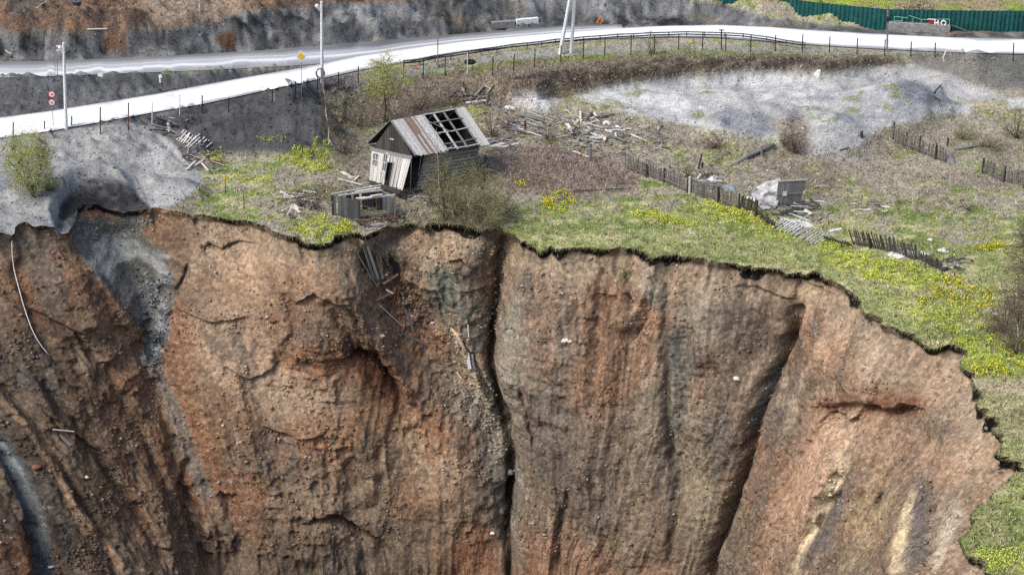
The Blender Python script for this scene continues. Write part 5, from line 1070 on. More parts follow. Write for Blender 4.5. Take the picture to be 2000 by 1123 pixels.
# concrete blocks by the far verge
a, b = P(1735, 62), P(1855, 64)
def block(name, a, b, h, th, m_, label, sink=.2):
    d = (b-a).normalized(); nr = Vector((-d.y, d.x, 0)).normalized()*th; mb = MB(); ha, hb = (h if hasattr(h, '__len__') else (h, h))
    V = [a-Vector((0,0,sink)), b-Vector((0,0,sink)), b+nr-Vector((0,0,sink)), a+nr-Vector((0,0,sink)), a+Vector((0,0,ha)), b+Vector((0,0,hb)), b+nr+Vector((0,0,hb)), a+nr+Vector((0,0,ha))]
    mb.add([tuple(v) for v in V], [(3,2,1,0),(4,5,6,7),(0,1,5,4),(1,2,6,5),(2,3,7,6),(3,0,4,7)]); return tag(mb.build(name, m_), label, 'concrete block')
block('concrete_block', a, b, (1.0, .75), 1.0, CONCG, 'long grey concrete block under the pale green railing')
block('concrete_block', P(962, 54), P(1006, 51), .55, .5, CONCG, 'left concrete slab on the far verge left of the A-shaped poles')
block('concrete_block', P(1010, 50), P(1052, 46), .6, .5, CONC, 'right concrete slab on the far verge, next to the A-shaped poles')
e = empty('railing', a, 'bent pale green railing with red and white letters H O', 'railing')
def bar(x0, y0, x1, y1, m_=GREENR, nm='bar', r=.045, dd_=0.0):
    q = a.lerp(b, (x0-1735)/120.0); q2 = a.lerp(b, (x1-1735)/120.0); q = q+Vector((0, .4-dd_, 0)); q2 = q2+Vector((0, .4-dd_, 0)); mb = MB(); mb.tube([above(q, x0, y0), above(q2, x1, y1)], r, 6); return mb.build(nm, m_, e)
for s_ in ((1747,33,1774,36),(1747,41,1762,42),(1747,33,1747,48),(1762,34,1762,49),(1775,31,1784,34),(1784,34,1800,39),(1784,34,1782,50),(1800,39,1798,52),(1800,39,1855,38),(1855,38,1854,53)): bar(*s_)
for s_ in ((1826,41,1826,50),(1832,41,1833,50),(1826,46,1833,45)): bar(*s_, m_=WHITEP, nm='letter_stroke', r=.10, dd_=.2)
for s_ in ((1824,41,1824,51),(1835,41,1835,51)): bar(*s_, m_=RED, nm='letter_edge', r=.09, dd_=.15)
for k in range(10):
    t0_, t1_ = k*PI/5, (k+1)*PI/5; bar(1843+4.5*math.cos(t0_), 46+5*math.sin(t0_), 1843+4.5*math.cos(t1_), 46+5*math.sin(t1_), m_=WHITEP, nm='letter_stroke', r=.09, dd_=.2)
for s_ in ((1812,39,1818,45),(1818,45,1824,40)): bar(*s_, m_=RED, nm='letter_stroke', r=.09, dd_=.2)
bar(1812,38,1828,39, m_=WHITEP, nm='white_band', r=.06, dd_=.15)
mb = MB(); mb.beam(P(1855, 62, .8), P(1888, 63, .1), .2, .06); tag(mb.build('ramp_board', STEELG), 'grey board sloping down from the right end of the concrete block', 'board')
# tyre, pipe, hose
c0 = P(918, 124)+Vector((0, 0, .15)); mb = MB(); mb.tube([c0+Vector((math.cos(k*PI/10)*.45, math.sin(k*PI/10)*.45, 0)) for k in range(21)], .16, 8, False); tag(mb.build('tyre', BLK, None, True), 'black tyre lying behind the road posts', 'tyre')
mb = MB(); b = P(1844, 120); mb.tube([b, above(b, 1842, 113), above(b, 1845, 106), above(b, 1848, 100)], .07, 6); tag(mb.build('pipe', WHITEP), 'white bent pipe sticking out of the slag at right', 'pipe')
b = P(812, 135); mb = MB(); mb.beam(b+Vector((-.4,0,.15)), b+Vector((.3,0,.05)), .2, .08); mb.beam(b+Vector((0,0,.1)), b+Vector((.1,0,.45)), .15, .08); tag(mb.build('traffic_board', ORA), 'small orange board lying on the gravel behind the posts', 'board')
hx = [23, 24, 28, 36, 44, 52, 61, 72, 84, 95]; hy = [474, 500, 530, 560, 590, 615, 640, 662, 680, 692]; pts = []
dist = np.array([(hit(float(np.interp(v, hy, hx)), float(v))[0]-CAMP).length for v in np.linspace(474, 692, 34)]); dist = np.array([dist[max(0, i-2):i+3].min() for i in range(34)]); dist = np.convolve(np.pad(dist, 2, 'edge'), np.ones(5)/5, 'valid')
for v, d_ in zip(np.linspace(474, 692, 34), dist):
    r_ = hit(float(np.interp(v, hy, hx)), float(v))[0]; pts.append(CAMP+(r_-CAMP).normalized()*(d_-.2))
mb = MB(); mb.tube([pts[0]+Vector((0, .7, .2))]+pts, .035, 6); tag(mb.build('hose', WHITEP, None, True), 'thin white hose hanging over the left brink', 'hose')
# stones
def stone(x, y, r, m_, label, flat=.7):
    l, n = hit(x, y); rr_ = random.Random(int(x*7+y)); mb = MB(); V = []; F = []; nu, nv = 8, 5
    for i in range(nv+1):
        for j in range(nu):
            th_ = PI*i/nv; ph = 2*PI*j/nu; k = r*rr_.uniform(.75, 1.15); V.append((l.x+k*math.sin(th_)*math.cos(ph)*1.3, l.y+k*math.sin(th_)*math.sin(ph), l.z+k*math.cos(th_)*flat+r*.3))
    F = [(i*nu+j, i*nu+(j+1) % nu, (i+1)*nu+(j+1) % nu, (i+1)*nu+j) for i in range(nv) for j in range(nu)]; mb.add(V, F); return tag(mb.build('stone', m_), label, 'stone')
WST = mat('white_stone', (240,236,228), (205,198,186), 3); OST = mat('ochre_stone', (150,108,80), (110,82,64), 3); CST = mat('cream_stone', (196,178,150), (140,124,106), 3)
for x, y, r_, m_, lb in ((1104,667,.32,WST,'flat white stone on the wall right of the crevice'),(1112,668,.2,WST,'small white stone touching the flat white one'),(1438,741,.26,WST,'bright white stone on the middle right wall'),(168,933,.2,WST,'small white stone on the lower left wall'),
  (967,588,.25,CST,'pale square stone at the head of the crevice'),(71,914,.32,OST,'round orange boulder by the left stream bed'),(435,831,.12,WST,'tiny white stone in the middle of the left wall'),(1158,660,.1,CST,'tiny cream stone on the right wall'),(845,632,.16,mat('blue_white', (190,205,215), (160,175,190), 4),'bluish white scrap beside the gully planks'),
  (939,640,.12,mat('pale_blue', (170,190,205), (140,160,175), 4),'small pale blue scrap left of the crevice'),(888,655,.16,WST,'white stone at the upper end of the cream log'),(152,8,.55,mat('dark_blue_stone', (92,100,110), (66,72,80), 3),'big dark bluish boulder in the brown field'),(746,658,.25,CST,'tan stone on the right of the orange lobe'),(534,628,.3,OST,'brown boulder on the left slope'),
  (962,1042,.2,WST,'white chip low beside the central crevice'),(1568,252,.12,WST,'white stone on the gravel near the small bush'),(994,924,.35,mat('grey_stone', (150,148,150), (110,108,112), 3),'grey wedge stone stuck in the central crevice'),(340,850,.22,mat('black_stone', (50,48,48), (34,32,32), 3),'black stone in the left gully'),(1020,800,.1,CST,'small cream stone right of the crevice'),(99,1108,.22,WST,'white stone at the foot of the left stream')):
    stone(x, y, r_, m_, lb)
# ------------------------------------------------------------------ trees, shrubs: twigs as thin prisms, leaves as small faces
def prisms(name, A, B, ra, rb, m_, parent):
    A = np.asarray(A, np.float32); B = np.asarray(B, np.float32); ra = np.asarray(ra, np.float32)[:, None]; rb = np.asarray(rb, np.float32)[:, None]; n = len(A)
    d = B-A; d /= np.linalg.norm(d, axis=1, keepdims=True)+1e-9; u = np.where(np.abs(d[:, 2:3]) > .9, [[1., 0, 0]], [[0, 0, 1.]]); x = np.cross(d, u); x /= np.linalg.norm(x, axis=1, keepdims=True)+1e-9; y = np.cross(x, d)
    V = []
    for c_, r_ in ((A, ra), (B, rb)):
        for k in range(3): q = 2*PI*k/3; V.append(c_+(x*math.cos(q)+y*math.sin(q))*r_)
    V = np.stack(V, 1).reshape(-1, 3); b = (np.arange(n)*6)[:, None]; F = np.concatenate([b+[[0, 1, 4, 3]], b+[[1, 2, 5, 4]], b+[[2, 0, 3, 5]]], 0)
    return fastmesh(name, V, F, m_, parent)
def fastmesh(name, V, F, m_, parent=None, col=None):
    me = bpy.data.meshes.new(name); k = F.shape[1]; me.vertices.add(len(V)); me.vertices.foreach_set('co', np.asarray(V, np.float32).ravel())
    me.loops.add(F.size); me.loops.foreach_set('vertex_index', F.astype(np.int32).ravel()); me.polygons.add(len(F)); me.polygons.foreach_set('loop_start', np.arange(0, F.size, k, dtype=np.int32))
    if col is not None:
        ca = me.color_attributes.new('Col', 'FLOAT_COLOR', 'POINT'); ca.data.foreach_set('color', np.concatenate([col, np.ones((len(V), 1))], 1).astype(np.float32).ravel())
    me.update(calc_edges=True); o = link(name, me, m_)
    if parent is not None: o.parent = parent; o.location = -parent.location
    return o
def leaves(name, Cn, size, m_, parent, g):
    n = len(Cn); a = g.normal(size=(n, 3)); a /= np.linalg.norm(a, axis=1, keepdims=True); b = np.cross(a, g.normal(size=(n, 3))); b /= np.linalg.norm(b, axis=1, keepdims=True)
    s_ = size*g.uniform(.6, 1.4, (n, 1)); V = np.stack([Cn-a*s_, Cn+b*s_*.5, Cn+a*s_, Cn-b*s_*.5], 1).reshape(-1, 3); F = np.arange(n*4).reshape(-1, 4); return fastmesh(name, V, F, m_, parent)
BARK = mat('dark_bark', (84,76,66), (56,50,44), 8); TWIG = mat('brown_twigs', (146,132,116), (98,86,76), 3, island=.4); TWIGG = mat('olive_twigs', (168,164,122), (116,110,84), 3, island=.4); TWIGP = mat('purple_brown_twigs', (136,112,108), (96,78,76), 3, island=.4)
LFY = mat('yellow_green_leaves', (206,212,120), (166,178,86), 2, island=.35); BIRCH = mat('birch_bark', (220,216,210), (120,114,108), 3); LFG = mat('green_buds', (140,146,92), (112,118,70), 2, island=.35)
def plant(name, x, yb, yt, wpx, label, cat, seed, stems=5, levels=4, r0=.05, leaf=None, nleaf=0, lsize=.05, twm=TWIG, brk=BARK, lean=(0, 0), bottom=None, ntw=None, twr=.011, group=None):
    """a plant whose limbs and twigs fill an uneven ellipsoid crown"""
    g = np.random.default_rng(seed); b = P(x, yb); t = above(b, x, yt); H = t.z-b.z; W = wpx*zf_of(b)/FP; B0 = np.array(b); tree = stems == 1
    bottom = (.28 if tree else .0) if bottom is None else bottom
    cz = H*(bottom+1)/2; rz = H*(1-bottom)/2*1.02; rx = W/2; cx = lean[0]*H*.6; cy = lean[1]*H*.6
    lob = g.normal(size=(9, 3)); lob /= np.linalg.norm(lob, axis=1, keepdims=True); la = g.uniform(-.16, .2, 9)
    def env(d): return 1+sum(la[i]*max(0, float(d.dot(lob[i])))**3 for i in range(9))
    def inside(pw):
        d = g.normal(size=3); d /= np.linalg.norm(d); 
        if not tree and bottom == 0: d[2] = abs(d[2])*.9+(.1 if bottom == 0 else 0)
        r = g.random()**pw*env(d); zc = 0 if not tree and bottom == 0 else cz; zr = H if not tree and bottom == 0 else rz
        return np.array([cx+d[0]*rx*r, cy+d[1]*rx*r, zc+d[2]*zr*r])
    nl = 9 if tree else stems; LP = []; tr = []
    if tree:
        top = np.array([cx*1.2, cy*1.2, H*.8]); pts = [np.zeros(3)]
        for i in range(1, 9): pts.append(top*i/8+g.normal(size=3)*.04*H*.3)
        for i in range(8): tr.append((pts[i], pts[i+1], r0*(1-i/9.5), r0*(1-(i+1)/9.5)))
        LP += pts[3:]
    limbs = []
    for k in range(nl):
        tg = inside(.18); st = pts[g.integers(2, 6)] if tree else g.normal(size=3)*np.array([.08, .08, 0])
        mid = (st+tg)/2+np.array([0, 0, .06*H])*(-1 if tree else .6)+g.normal(size=3)*.04*H; q = [st*(1-u)**2+2*mid*u*(1-u)+tg*u*u for u in np.linspace(0, 1, 7)]; rl = r0*(.5 if tree else .9)
        for i in range(6): limbs.append((q[i], q[i+1], rl*(1-i/7), rl*(1-(i+1)/7)))
        LP += q[2:]
    (limbs if tree else tr).extend([] if tree else limbs); tw = list(limbs) if tree else []
    LPa = np.array(LP); ntw = ntw or int(60+W*H*14); tips = []
    for k in range(ntw):
        tg = inside(.38); d = np.linalg.norm(LPa-tg, axis=1)+np.where(LPa[:, 2] > tg[2], .5*H, 0)+g.random(len(LPa))*.12*H; st = LPa[d.argmin()]; mid = (st+tg)/2+g.normal(size=3)*.06*np.linalg.norm(tg-st)+np.array([0, 0, .08*np.linalg.norm(tg-st)])
        q = [st, mid, tg]; LL = np.linalg.norm(tg-st)
        for i in range(2): tw.append((q[i], q[i+1], twr*(1.5-.5*i), twr*(1-.5*i)))
        tips += [tg, mid*.4+tg*.6]
        for m in range(3):
            s0 = mid+(tg-mid)*g.random(); dv = (tg-mid)/max(1e-6, np.linalg.norm(tg-mid))+g.normal(size=3)*.6; e_ = s0+dv*min(.55, LL*.45)*g.uniform(.5, 1); tw.append((s0, e_, twr*.8, twr*.5)); tips += [e_, (s0+e_)/2]
    e = empty(name, b, label, cat, group); mk = lambda nm, S_, m_: prisms(nm, [B0+q[0] for q in S_], [B0+q[1] for q in S_], [q[2] for q in S_], [q[3] for q in S_], m_, e)
    mk('trunk' if tree else 'stems', tr, brk); mk('branches', tw, twm)
    if leaf is not None:
        tips = np.array(tips); Cn = B0+tips[g.integers(0, len(tips), nleaf)]+g.normal(size=(nleaf, 3))*.09; leaves('crown', Cn, lsize, leaf, e, g)
    return e
plant('willow_tree', 66, 385, 250, 112, 'round light green willow growing on the gravel heap at the left', 'tree', 11, stems=9, r0=.075, leaf=LFY, nleaf=15000, lsize=.042, twm=TWIGG, ntw=620, bottom=.05)
plant('willow_tree', 752, 238, 106, 82, 'thin light green tree with a bare dark trunk behind the house', 'tree', 12, stems=1, r0=.11, leaf=LFY, nleaf=9000, lsize=.04, twm=TWIGG, ntw=420, bottom=.30)
plant('bare_shrub', 752, 240, 205, 66, 'dark bare brush round the foot of the thin green tree', 'shrub', 13, stems=10, r0=.03, ntw=90)
plant('birch_sapling', 643, 285, 122, 30, 'thin white-stemmed birch leaning below the middle lamp pole', 'tree', 14, stems=1, r0=.085, twm=TWIG, brk=BIRCH, lean=(-.05, 0), ntw=70, bottom=.1, twr=.008)
for x, yb, yt, w_, lb, sd_, lv, tm, lf, nl in [
 (932,436,330,130,'big tangled leafless shrub on the brink right of the house',21,5,TWIGG,LFG,1500),(868,425,300,70,'olive budding shrub in front of the long house wall',22,4,TWIGG,LFG,1200),
 (905,410,310,70,'olive budding shrub below the far end of the house',23,4,TWIGG,LFG,1200),(985,430,375,60,'low olive shrub right of the tangled brink shrub',24,4,TWIGG,LFG,500),
 (842,400,338,50,'small bare shrub below the house corner',25,4,TWIG,LFG,200),(960,268,208,80,'purple-brown bare thicket behind the far house corner',26,4,TWIGP,None,0),(990,250,215,50,'purple-brown low thicket beside the collapsed boards',27,4,TWIGP,None,0),
 (590,405,365,40,'dark twiggy brush behind the firewood heap',28,3,TWIG,None,0),(620,410,372,36,'grey twiggy brush left of the roofless shed',29,3,TWIG,None,0),
 (700,245,200,80,'bare brown bush on the slope left of the thin green tree',30,4,TWIG,None,0),(820,215,165,80,'dry bush on the bank behind the house roof',31,4,TWIG,None,0),(885,205,165,70,'dry bush above the wreckage under the bank',32,4,TWIG,None,0),
 (670,300,262,50,'low dry bush left of the house gable',33,3,TWIG,None,0),(1552,300,240,56,'reddish brown bush on the gravel spit',34,4,TWIGP,LFG,150),(1530,285,250,30,'small bare bush at the left of the gravel spit',35,3,TWIG,None,0),
 (1345,345,322,40,'bare brush behind the main picket fence',36,3,TWIG,None,0),(1380,345,325,36,'low bare brush right behind the main picket fence',37,3,TWIG,None,0),(1272,108,56,34,'spindly bare sapling by the guard rail',38,4,TWIGG,LFG,150),
 (1880,272,240,60,'round olive bush in the upper right meadow',39,4,TWIGG,LFG,400),(1935,290,262,90,'spreading olive bush behind the upper right log',40,4,TWIGG,LFG,500),(1985,270,200,60,'tall pale bare bush at the upper right edge',41,4,TWIGG,LFG,300),
 (1800,30,-16,56,'black bare shrub behind the green fence',42,4,BARK,None,0),(1768,28,-8,44,'grey bare shrub behind the green fence',43,4,TWIG,None,0),(1960,650,560,110,'grey bare brush at the right edge of the meadow',44,4,TWIG,None,0),
 (1985,690,590,90,'thorny bare brush at the far right edge above the brink',45,4,TWIG,None,0),(1395,290,255,70,'brown tussocky bush below the gravel flat',46,3,TWIG,None,0),(1070,275,245,50,'twiggy brush among the debris boards',47,3,TWIG,None,0),(1120,268,240,50,'bare brush in the middle debris heap',48,3,TWIG,None,0),
 (1220,545,525,30,'small green tuft plant hanging on the upper wall',49,3,TWIGG,LFG,600),(1890,410,395,40,'small bare bush in the right meadow',50,3,TWIG,None,0),(95,372,335,40,'little olive bush at the scarp right of the left willow',51,3,TWIGG,LFG,500)]:
    sz = w_*(yb-yt)/3600.0; nt_ = int(50+sz*130)
    if lf is None: plant('bare_shrub', x, yb, yt, w_, lb, 'shrub', sd_, stems=11, r0=.042, twr=.013, twm=tm, ntw=int(nt_*.8))
    else: plant('shrub', x, yb, yt, w_, lb, 'shrub', sd_, stems=12, r0=.05, twr=.013, leaf=lf, nleaf=int(nl*.8), lsize=.035, twm=tm, ntw=nt_)
plant('birch_tree', 1992, 692, 510, 70, 'bare birch with a slanting thin white trunk at the right edge', 'tree', 61, stems=1, r0=.08, twm=TWIG, brk=BIRCH, lean=(-.2, 0), ntw=160, bottom=.35, twr=.014)
plant('birch_tree', 2012, 640, 415, 140, 'big bare grey-brown birch crown reaching in from the right edge', 'tree', 62, stems=1, r0=.13, twm=TWIG, brk=BIRCH, ntw=620, bottom=.1, twr=.017)
b = P(857, 400); mb = MB(); mb.tube([b, above(b, 857, 345), above(b, 852, 250)], [.07, .05, .02], 6); tag(mb.build('birch_sapling', BIRCH), 'thin pale sapling trunk standing before the house wall', 'tree')
b = P(390, 22); mb = MB(); mb.tube([b, above(b, 390, 8), above(b, 389, -12)], [.12, .10, .09], 6); tag(mb.build('birch', BIRCH), 'white birch trunk base at the top left field', 'tree')
# ------------------------------------------------------------------ ground cover
def attr_mat(name, rough=.9):
    m = bpy.data.materials.new(name); m.use_nodes = True; N = m.node_tree.nodes; b = N['Principled BSDF']; b.inputs['Roughness'].default_value = rough; b.inputs['Specular IOR Level'].default_value = .2
    a = N.new('ShaderNodeAttribute'); a.attribute_name = 'Col'; m.node_tree.links.new(a.outputs['Color'], b.inputs['Base Color']); return m
M_ATT = attr_mat('plant_blades')
def sample(Xs, Ys, Zs, Cs, n, maskf, g, region=(-60, -40, 2060, 1180)):
    """random points on a grid surface, evenly spread as seen in the photograph, kept with probability maskf(px,py,x,y)"""
    nu, nv = Xs.shape; px, py = proj(Xs, Ys, Zs)
    a = np.abs((px[1:, :-1]-px[:-1, :-1])*(py[:-1, 1:]-py[:-1, :-1])-(px[:-1, 1:]-px[:-1, :-1])*(py[1:, :-1]-py[:-1, :-1]))
    ok = (px[:-1, :-1] > region[0]) & (px[:-1, :-1] < region[2]) & (py[:-1, :-1] > region[1]) & (py[:-1, :-1] < region[3]) & (Ys[:-1, :-1] > 20)
    a = np.where(ok, a, 0).ravel(); cdf = np.cumsum(a); cdf = cdf/cdf[-1]; k = np.searchsorted(cdf, g.random(n)); i = k//(nv-1); j = k % (nv-1); u = g.random(n); v = g.random(n)
    def bl(A):
        if A.ndim == 3: uu, vv = u[:, None], v[:, None]
        else: uu, vv = u, v
        return (A[i, j]*(1-uu)+A[i+1, j]*uu)*(1-vv)+(A[i, j+1]*(1-uu)+A[i+1, j+1]*uu)*vv
    x, y, z, c = bl(Xs), bl(Ys), bl(Zs), bl(Cs); p, q = proj(x, y, z); keep = g.random(n) < maskf(p, q, x, y); return x[keep], y[keep], z[keep], c[keep], p[keep], q[keep]
def blades(name, x, y, z, c, h, wd, lean, g, label=None, nb=3):
    n = len(x)*nb; X = np.repeat(np.stack([x, y, z], 1), nb, 0)+np.concatenate([g.normal(size=(n, 2))*.06, np.zeros((n, 1))], 1); hh = np.repeat(h, nb)*g.uniform(.5, 1.3, n); a = g.uniform(0, 2*PI, n); w_ = wd*g.uniform(.6, 1.4, n)
    side = np.stack([np.cos(a)*w_, np.sin(a)*w_, 0*a], 1); tip = X+np.stack([g.normal(size=n)*lean*hh, g.normal(size=n)*lean*hh, hh], 1); V = np.stack([X-side-[0, 0, .03], X+side-[0, 0, .03], tip], 1).reshape(-1, 3)
    col = np.repeat(np.repeat(c, nb, 0)*g.uniform(.55, 1.5, (n, 1)), 3, 0); o = fastmesh(name, V, np.arange(n*3).reshape(-1, 3), M_ATT, None, np.clip(col, .003, .9)); return tag(o, label, name.replace('_', ' '), None, 'stuff')
g = np.random.default_rng(99)
def graz(px, py):     # where grass does not grow
    wx = px; bad = poly(px, py, [(1120,190),(1200,168),(1330,150),(1480,140),(1640,144),(1700,134),(1800,120),(2500,100),(2500,185),(1840,208),(1800,235),(1740,243),(1690,270),(1650,300),(1570,300),(1500,275),(1330,242),(1232,222),(1180,205)], 6)
    bad = np.maximum(bad, poly(px, py, [(-500,100),(400,100),(1000,40),(1100,70),(640,150),(650,280),(560,300),(440,300),(398,352),(345,398),(300,415),(150,470),(-500,520)], 5))
    bad = np.maximum(bad, road_mask(px, py)); bad = np.maximum(bad, 1.0*(py < band(px, ROADB)+2)*(py > band(px, ROADB)-45)*(px > 560)); bad = np.maximum(bad, 1.0*(py < 112)*(px < 560)*.93); bad = np.maximum(bad, 1.0*(py < band(px, ROADB))*(px > 540)*(px < 1320))
    return 1-np.clip(bad, 0, 1)
x, y, z, c, p, q = sample(GX[:, 1:-12], GY[:, 1:-12], GZ[:, 1:-12], GC[:, 1:-12], 90000, lambda p, q, x, y: graz(p, q), g)
v = vn(x*.9, y*.9, 601); kk = g.random(len(x)); mixd = (kk < .26)[:, None]
c2 = np.where(mixd, lin((196,184,158))*ALB*np.ones_like(c), c*1.05); c2 = np.where((kk > .9)[:, None], lin((84,76,66))*ALB, c2)
blades('grass', x, y, z, c2, .10+.16*v, .035, .7, g, 'short patchy spring grass and dry stalks over the plateau meadow', 3)
# tussocks on the scarp under the road, brambles
def brmask(p, q, x, y): return np.clip(poly(p, q, [(950,292),(1050,285),(1160,300),(1250,345),(1225,372),(1100,385),(990,370),(940,340)], 14)+.42*poly(p, q, [(640,150),(780,150),(960,125),(1200,112),(1400,98),(1750,108),(1780,126),(1500,140),(1200,165),(1080,195),(960,215),(900,210),(640,260)], 6)+.5*poly(p, q, [(800,350),(1010,350),(1010,450),(780,440)], 12)+.35*poly(p, q, [(1000,215),(1500,280),(1900,330),(1900,420),(1620,400),(1200,330),(1000,300)], 20), 0, 1)
x, y, z, c, p, q = sample(GX[:, 1:-12], GY[:, 1:-12], GZ[:, 1:-12], GC[:, 1:-12], 90000, brmask, g)
kk = g.random((len(x), 1)); c2 = np.where(kk < .35, lin((150,130,122))*ALB, np.where(kk < .6, lin((104,88,80))*ALB, np.where(kk < .8, lin((186,172,148))*ALB, c)))
blades('dry_brush', x, y, z, c2, .25+.35*vn(x, y, 605), .022, .8, g, 'tangled dead stalks and brambles on the bank and behind the house', 3)
# turf fringe over the brink
jj = 1; xs, ys, zs = GX[:NT, 0], GY[:NT, 0], GZ[:NT, 0]; k = g.integers(0, NT-1, 15000); u = g.random(15000); x = xs[k]*(1-u)+xs[k+1]*u; y = ys[k]*(1-u)+ys[k+1]*u; z = zs[k]*(1-u)+zs[k+1]*u; p, q = proj(x, y, z); kp = (p > 330) | (p < 0); x, y, z = x[kp], y[kp], z[kp]
n = len(x); rx, ry = (CX-x), (CY-y); rl = np.hypot(rx, ry); out_ = g.uniform(-.25, .25, n); L_ = g.uniform(.1, .42, n); X = np.stack([x-rx/rl*.05, y-ry/rl*.05, z+.02], 1); tip = X+np.stack([rx/rl*g.uniform(.05, .3, n)+g.normal(size=n)*.08, ry/rl*g.uniform(.05, .3, n)+g.normal(size=n)*.08, -L_*g.uniform(-.4, 1, n)], 1)
a = g.uniform(0, 2*PI, n); sd_ = np.stack([np.cos(a), np.sin(a), 0*a], 1)*.03; V = np.stack([X-sd_, X+sd_, tip], 1).reshape(-1, 3); kk = g.random((n, 1)); c2 = np.where(kk < .4, lin((60,50,42)), np.where(kk < .75, lin((160,148,120)), lin((112,124,60))))*ALB
tag(fastmesh('turf_fringe', V, np.arange(n*3).reshape(-1, 3), M_ATT, None, np.repeat(c2, 3, 0)), 'ragged turf and roots fringing the brink of the pit', 'turf', None, 'stuff')
# yellow flowers and bright leaves
fx_, fy_, fz_, fc_ = [], [], [], []
for pts, dn, kind in FL:
    x0, x1 = min(a for a, b in pts), max(a for a, b in pts); y0, y1 = min(b for a, b in pts), max(b for a, b in pts)
    x, y, z, c, p, q = sample(GX[:, 1:-12], GY[:, 1:-12], GZ[:, 1:-12], GC[:, 1:-12], int((x1-x0+20)*(y1-y0+20)*1.5*dn), lambda p, q, x, y: poly(p+6*fbm(x, y, 2, 71), q+4*fbm(x+9, y, 2, 72), pts, 5)*ss(vn(x/.5, y/.5, 73), .35, .6), g, (x0-10, y0-8, x1+10, y1+8))
    kk = g.random((len(x), 1)); cy_ = lin((232,212,58)) if kind else lin((212,214,100)); cg = lin((92,124,44)) if kind else lin((142,166,66))
    fx_.append(x); fy_.append(y); fz_.append(z); fc_.append(np.where(kk < (.5 if kind else .45), cy_, cg)*.95)
x, y, z, c = map(np.concatenate, (fx_, fy_, fz_, fc_)); n = len(x); print('flowers', n)
Cn = np.stack([x, y, z+g.uniform(.05, .28, n)], 1); a = g.normal(size=(n, 3)); a[:, 2] *= .5; a /= np.linalg.norm(a, axis=1, keepdims=True); b_ = np.cross(a, g.normal(size=(n, 3))); b_ /= np.linalg.norm(b_, axis=1, keepdims=True); s_ = g.uniform(.03, .07, (n, 1))
V = np.stack([Cn-a*s_, Cn+b_*s_*.8, Cn+a*s_, Cn-b_*s_*.8], 1).reshape(-1, 3); tag(fastmesh('yellow_flowers', V, np.arange(n*4).reshape(-1, 4), M_ATT, None, np.repeat(c, 4, 0)), 'drifts of yellow spring flowers and fresh leaves in the meadow', 'flowers', None, 'stuff')
# rubble: small angular stones on the wall, gravel on the heaps
ICO = np.array([(0,0,1),(.9,0,.4),(.28,.85,.4),(-.72,.53,.4),(-.72,-.53,.4),(.28,-.85,.4),(0,0,-.9)], np.float32); IF = np.array([(0,1,2),(0,2,3),(0,3,4),(0,4,5),(0,5,1),(6,2,1),(6,3,2),(6,4,3),(6,5,4),(6,1,5)])
def pebbles(name, x, y, z, c, s_, g, label, cat):
    n = len(x); V = ICO[None]*g.uniform(.6, 1.3, (n, 7, 1))*np.stack([s_*g.uniform(.7, 1.5, n), s_*g.uniform(.7, 1.5, n), s_*g.uniform(.5, 1.0, n)], 1)[:, None]
    a = g.uniform(0, 2*PI, n); ca, sa = np.cos(a)[:, None], np.sin(a)[:, None]; V = np.stack([V[..., 0]*ca-V[..., 1]*sa, V[..., 0]*sa+V[..., 1]*ca, V[..., 2]], -1)+np.stack([x, y, z], 1)[:, None]
    F = (np.arange(n)[:, None, None]*7+IF[None]).reshape(-1, 3); col = np.repeat(c, 7, 0); return tag(fastmesh(name, V.reshape(-1, 3), F, M_ATT, None, np.clip(col, .004, .85)), label, cat, None, 'stuff')
x, y, z, c, p, q = sample(WX[:, 6:-22], WY[:, 6:-22], WZ[:, 6:-22], WC[:, 6:-22], 60000, lambda p, q, x, y: .08+.9*ss(fbm(p/60, q/60, 3, 81), .0, .45)*(.4+.6*ss(p, 1100, 900)), g)
n = len(x); s_ = .035+.11*g.random(n)**5*1.6+.02; kk = g.random((n, 1)); c2 = c*np.where(kk < .5, 1.25, .85)+np.where(kk > .93, .18, 0)
pebbles('rubble', x, y, z, c2, s_, g, 'small stones and clods stuck all over the pit wall', 'rubble')
def trail(p, q, x, y):
    r1, _ = pldist(p, q, [(745,500),(790,570),(840,630),(885,660),(915,720),(945,790),(972,870)]); r2, _ = pldist(p, q, [(985,480),(968,560),(962,640)]); r3, _ = pldist(p, q, [(300,560),(310,640),(292,705)]); r4 = np.hypot(p-885, (q-500)*1.2)
    return np.clip(np.exp(-(r1/26)**2)+.8*np.exp(-(r2/22)**2)+np.exp(-(r3/18)**2)+np.exp(-(r4/34)**2), 0, 1)
x, y, z, c, p, q = sample(WX[:, 6:-22], WY[:, 6:-22], WZ[:, 6:-22], WC[:, 6:-22], 90000, trail, g)
n = len(x); s_ = .04+.16*g.random(n)**3; kk = g.random((n, 1)); c2 = np.where(kk < .5, c*1.3, np.where(kk < .8, lin((176,160,138))*ALB, lin((96,86,76))*ALB)); c2 = np.where((p < 400)[:, None], np.where(kk < .6, lin((150,156,160))*ALB, lin((60,62,64))*ALB), c2)
pebbles('gully_rubble', x, y, z, c2, s_, g, 'pale broken rubble spilled down the gullies of the pit wall', 'rubble')
x, y, z, c, p, q = sample(GX[:, 1:-12], GY[:, 1:-12], GZ[:, 1:-12], GC[:, 1:-12], 60000, lambda p, q, x, y: (1-graz(p, q))*(1-road_mask(p, q)), g)
n = len(x); s_ = .025+.13*g.random(n)**10; kk = g.random((n, 1)); pebbles('gravel', x, y, z, np.minimum(c.mean(1, keepdims=True)*.7+c*.3, .6)*np.where(kk < .5, 1.18, .8), s_, g, 'loose crushed stone on the gravel heaps and slag banks', 'gravel')

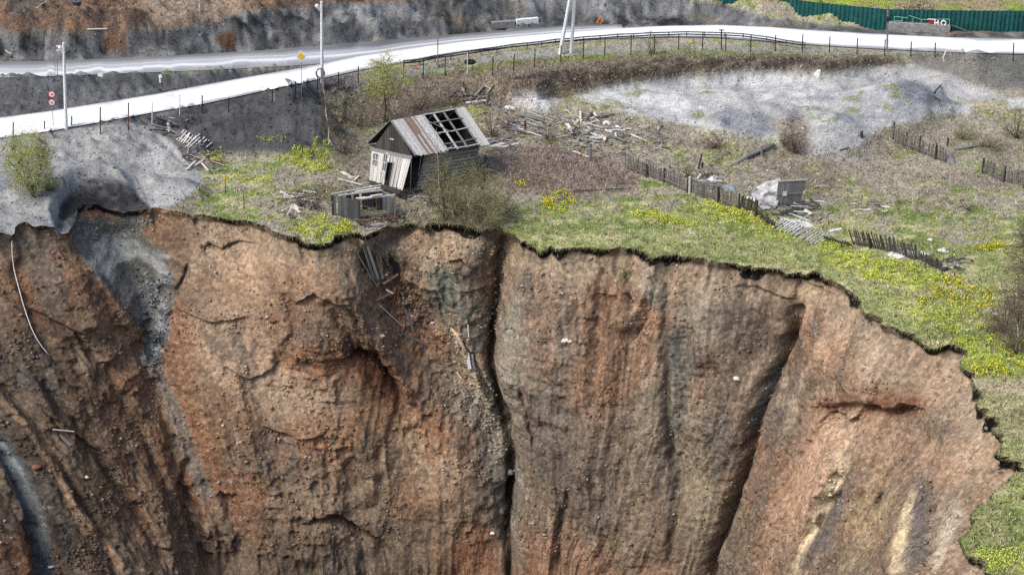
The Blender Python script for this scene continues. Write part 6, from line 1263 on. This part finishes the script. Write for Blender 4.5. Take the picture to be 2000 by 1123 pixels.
def litter(p, q, x, y):
    m = np.zeros(p.shape)
    for pts_, k_ in (([(985,205),(1060,225),(1180,215),(1310,270),(1320,295),(1180,310),(1060,285),(990,250)], 1), ([(860,165),(960,180),(1000,215),(900,215)], .7), ([(540,370),(625,375),(625,430),(560,425)], 1), ([(940,270),(1010,275),(1010,305),(945,300)], 1), ([(790,345),(900,345),(880,400),(790,395)], .7),
     ([(1500,395),(1620,395),(1620,430),(1520,435)], 1), ([(1360,340),(1500,345),(1500,375),(1380,375)], .7), ([(680,415),(790,420),(790,445),(700,445)], 1), ([(350,285),(450,295),(450,345),(370,340)], .8), ([(1660,390),(1735,392),(1735,420),(1660,420)], .8), ([(1300,290),(1500,300),(1600,350),(1400,350)], .15), ([(1820,495),(1900,510),(1890,545),(1830,540)], .8)): m = np.maximum(m, k_*poly(p, q, pts_, 10))
    return m
x, y, z, c, p, q = sample(GX[:, 1:-12], GY[:, 1:-12], GZ[:, 1:-12], GC[:, 1:-12], 34000, litter, g); kp = g.random(len(x)) < .9; x, y, z = x[kp], y[kp], z[kp]; n = len(x)
a = np.where(g.random(n) < .5, g.normal(.35, .35, n), g.uniform(0, PI, n)); L_ = g.uniform(.08, .5, n)*(g.random(n)**.5); w_ = g.uniform(.02, .07, n); dx = np.stack([np.cos(a), np.sin(a), g.normal(size=n)*.25], 1)*L_[:, None]; dn = np.stack([-np.sin(a), np.cos(a), g.normal(size=n)*.3], 1)*w_[:, None]
X = np.stack([x, y, z+g.uniform(.03, .22, n)], 1); up3 = np.array([0, 0, .035]); V = np.stack([X-dx-dn, X+dx-dn, X+dx+dn, X-dx+dn, X-dx-up3, X+dx-up3], 1).reshape(-1, 3); b6 = (np.arange(n)*6)[:, None]
F = np.concatenate([b6+[[0, 1, 2, 3]], b6+[[0, 4, 5, 1]], b6+[[3, 2, 5, 4]]], 0); kk = g.random((n, 1)); c2 = np.where(kk < .4, lin((205,202,196)), np.where(kk < .75, lin((150,146,140)), lin((84,78,74))))*ALB
tag(fastmesh('wood_litter', V, F, M_ATT, None, np.repeat(c2*g.uniform(.8, 1.2, (n, 1)), 6, 0)), 'splinters and scraps of rotten wood strewn between the wrecks', 'wood litter', None, 'stuff')
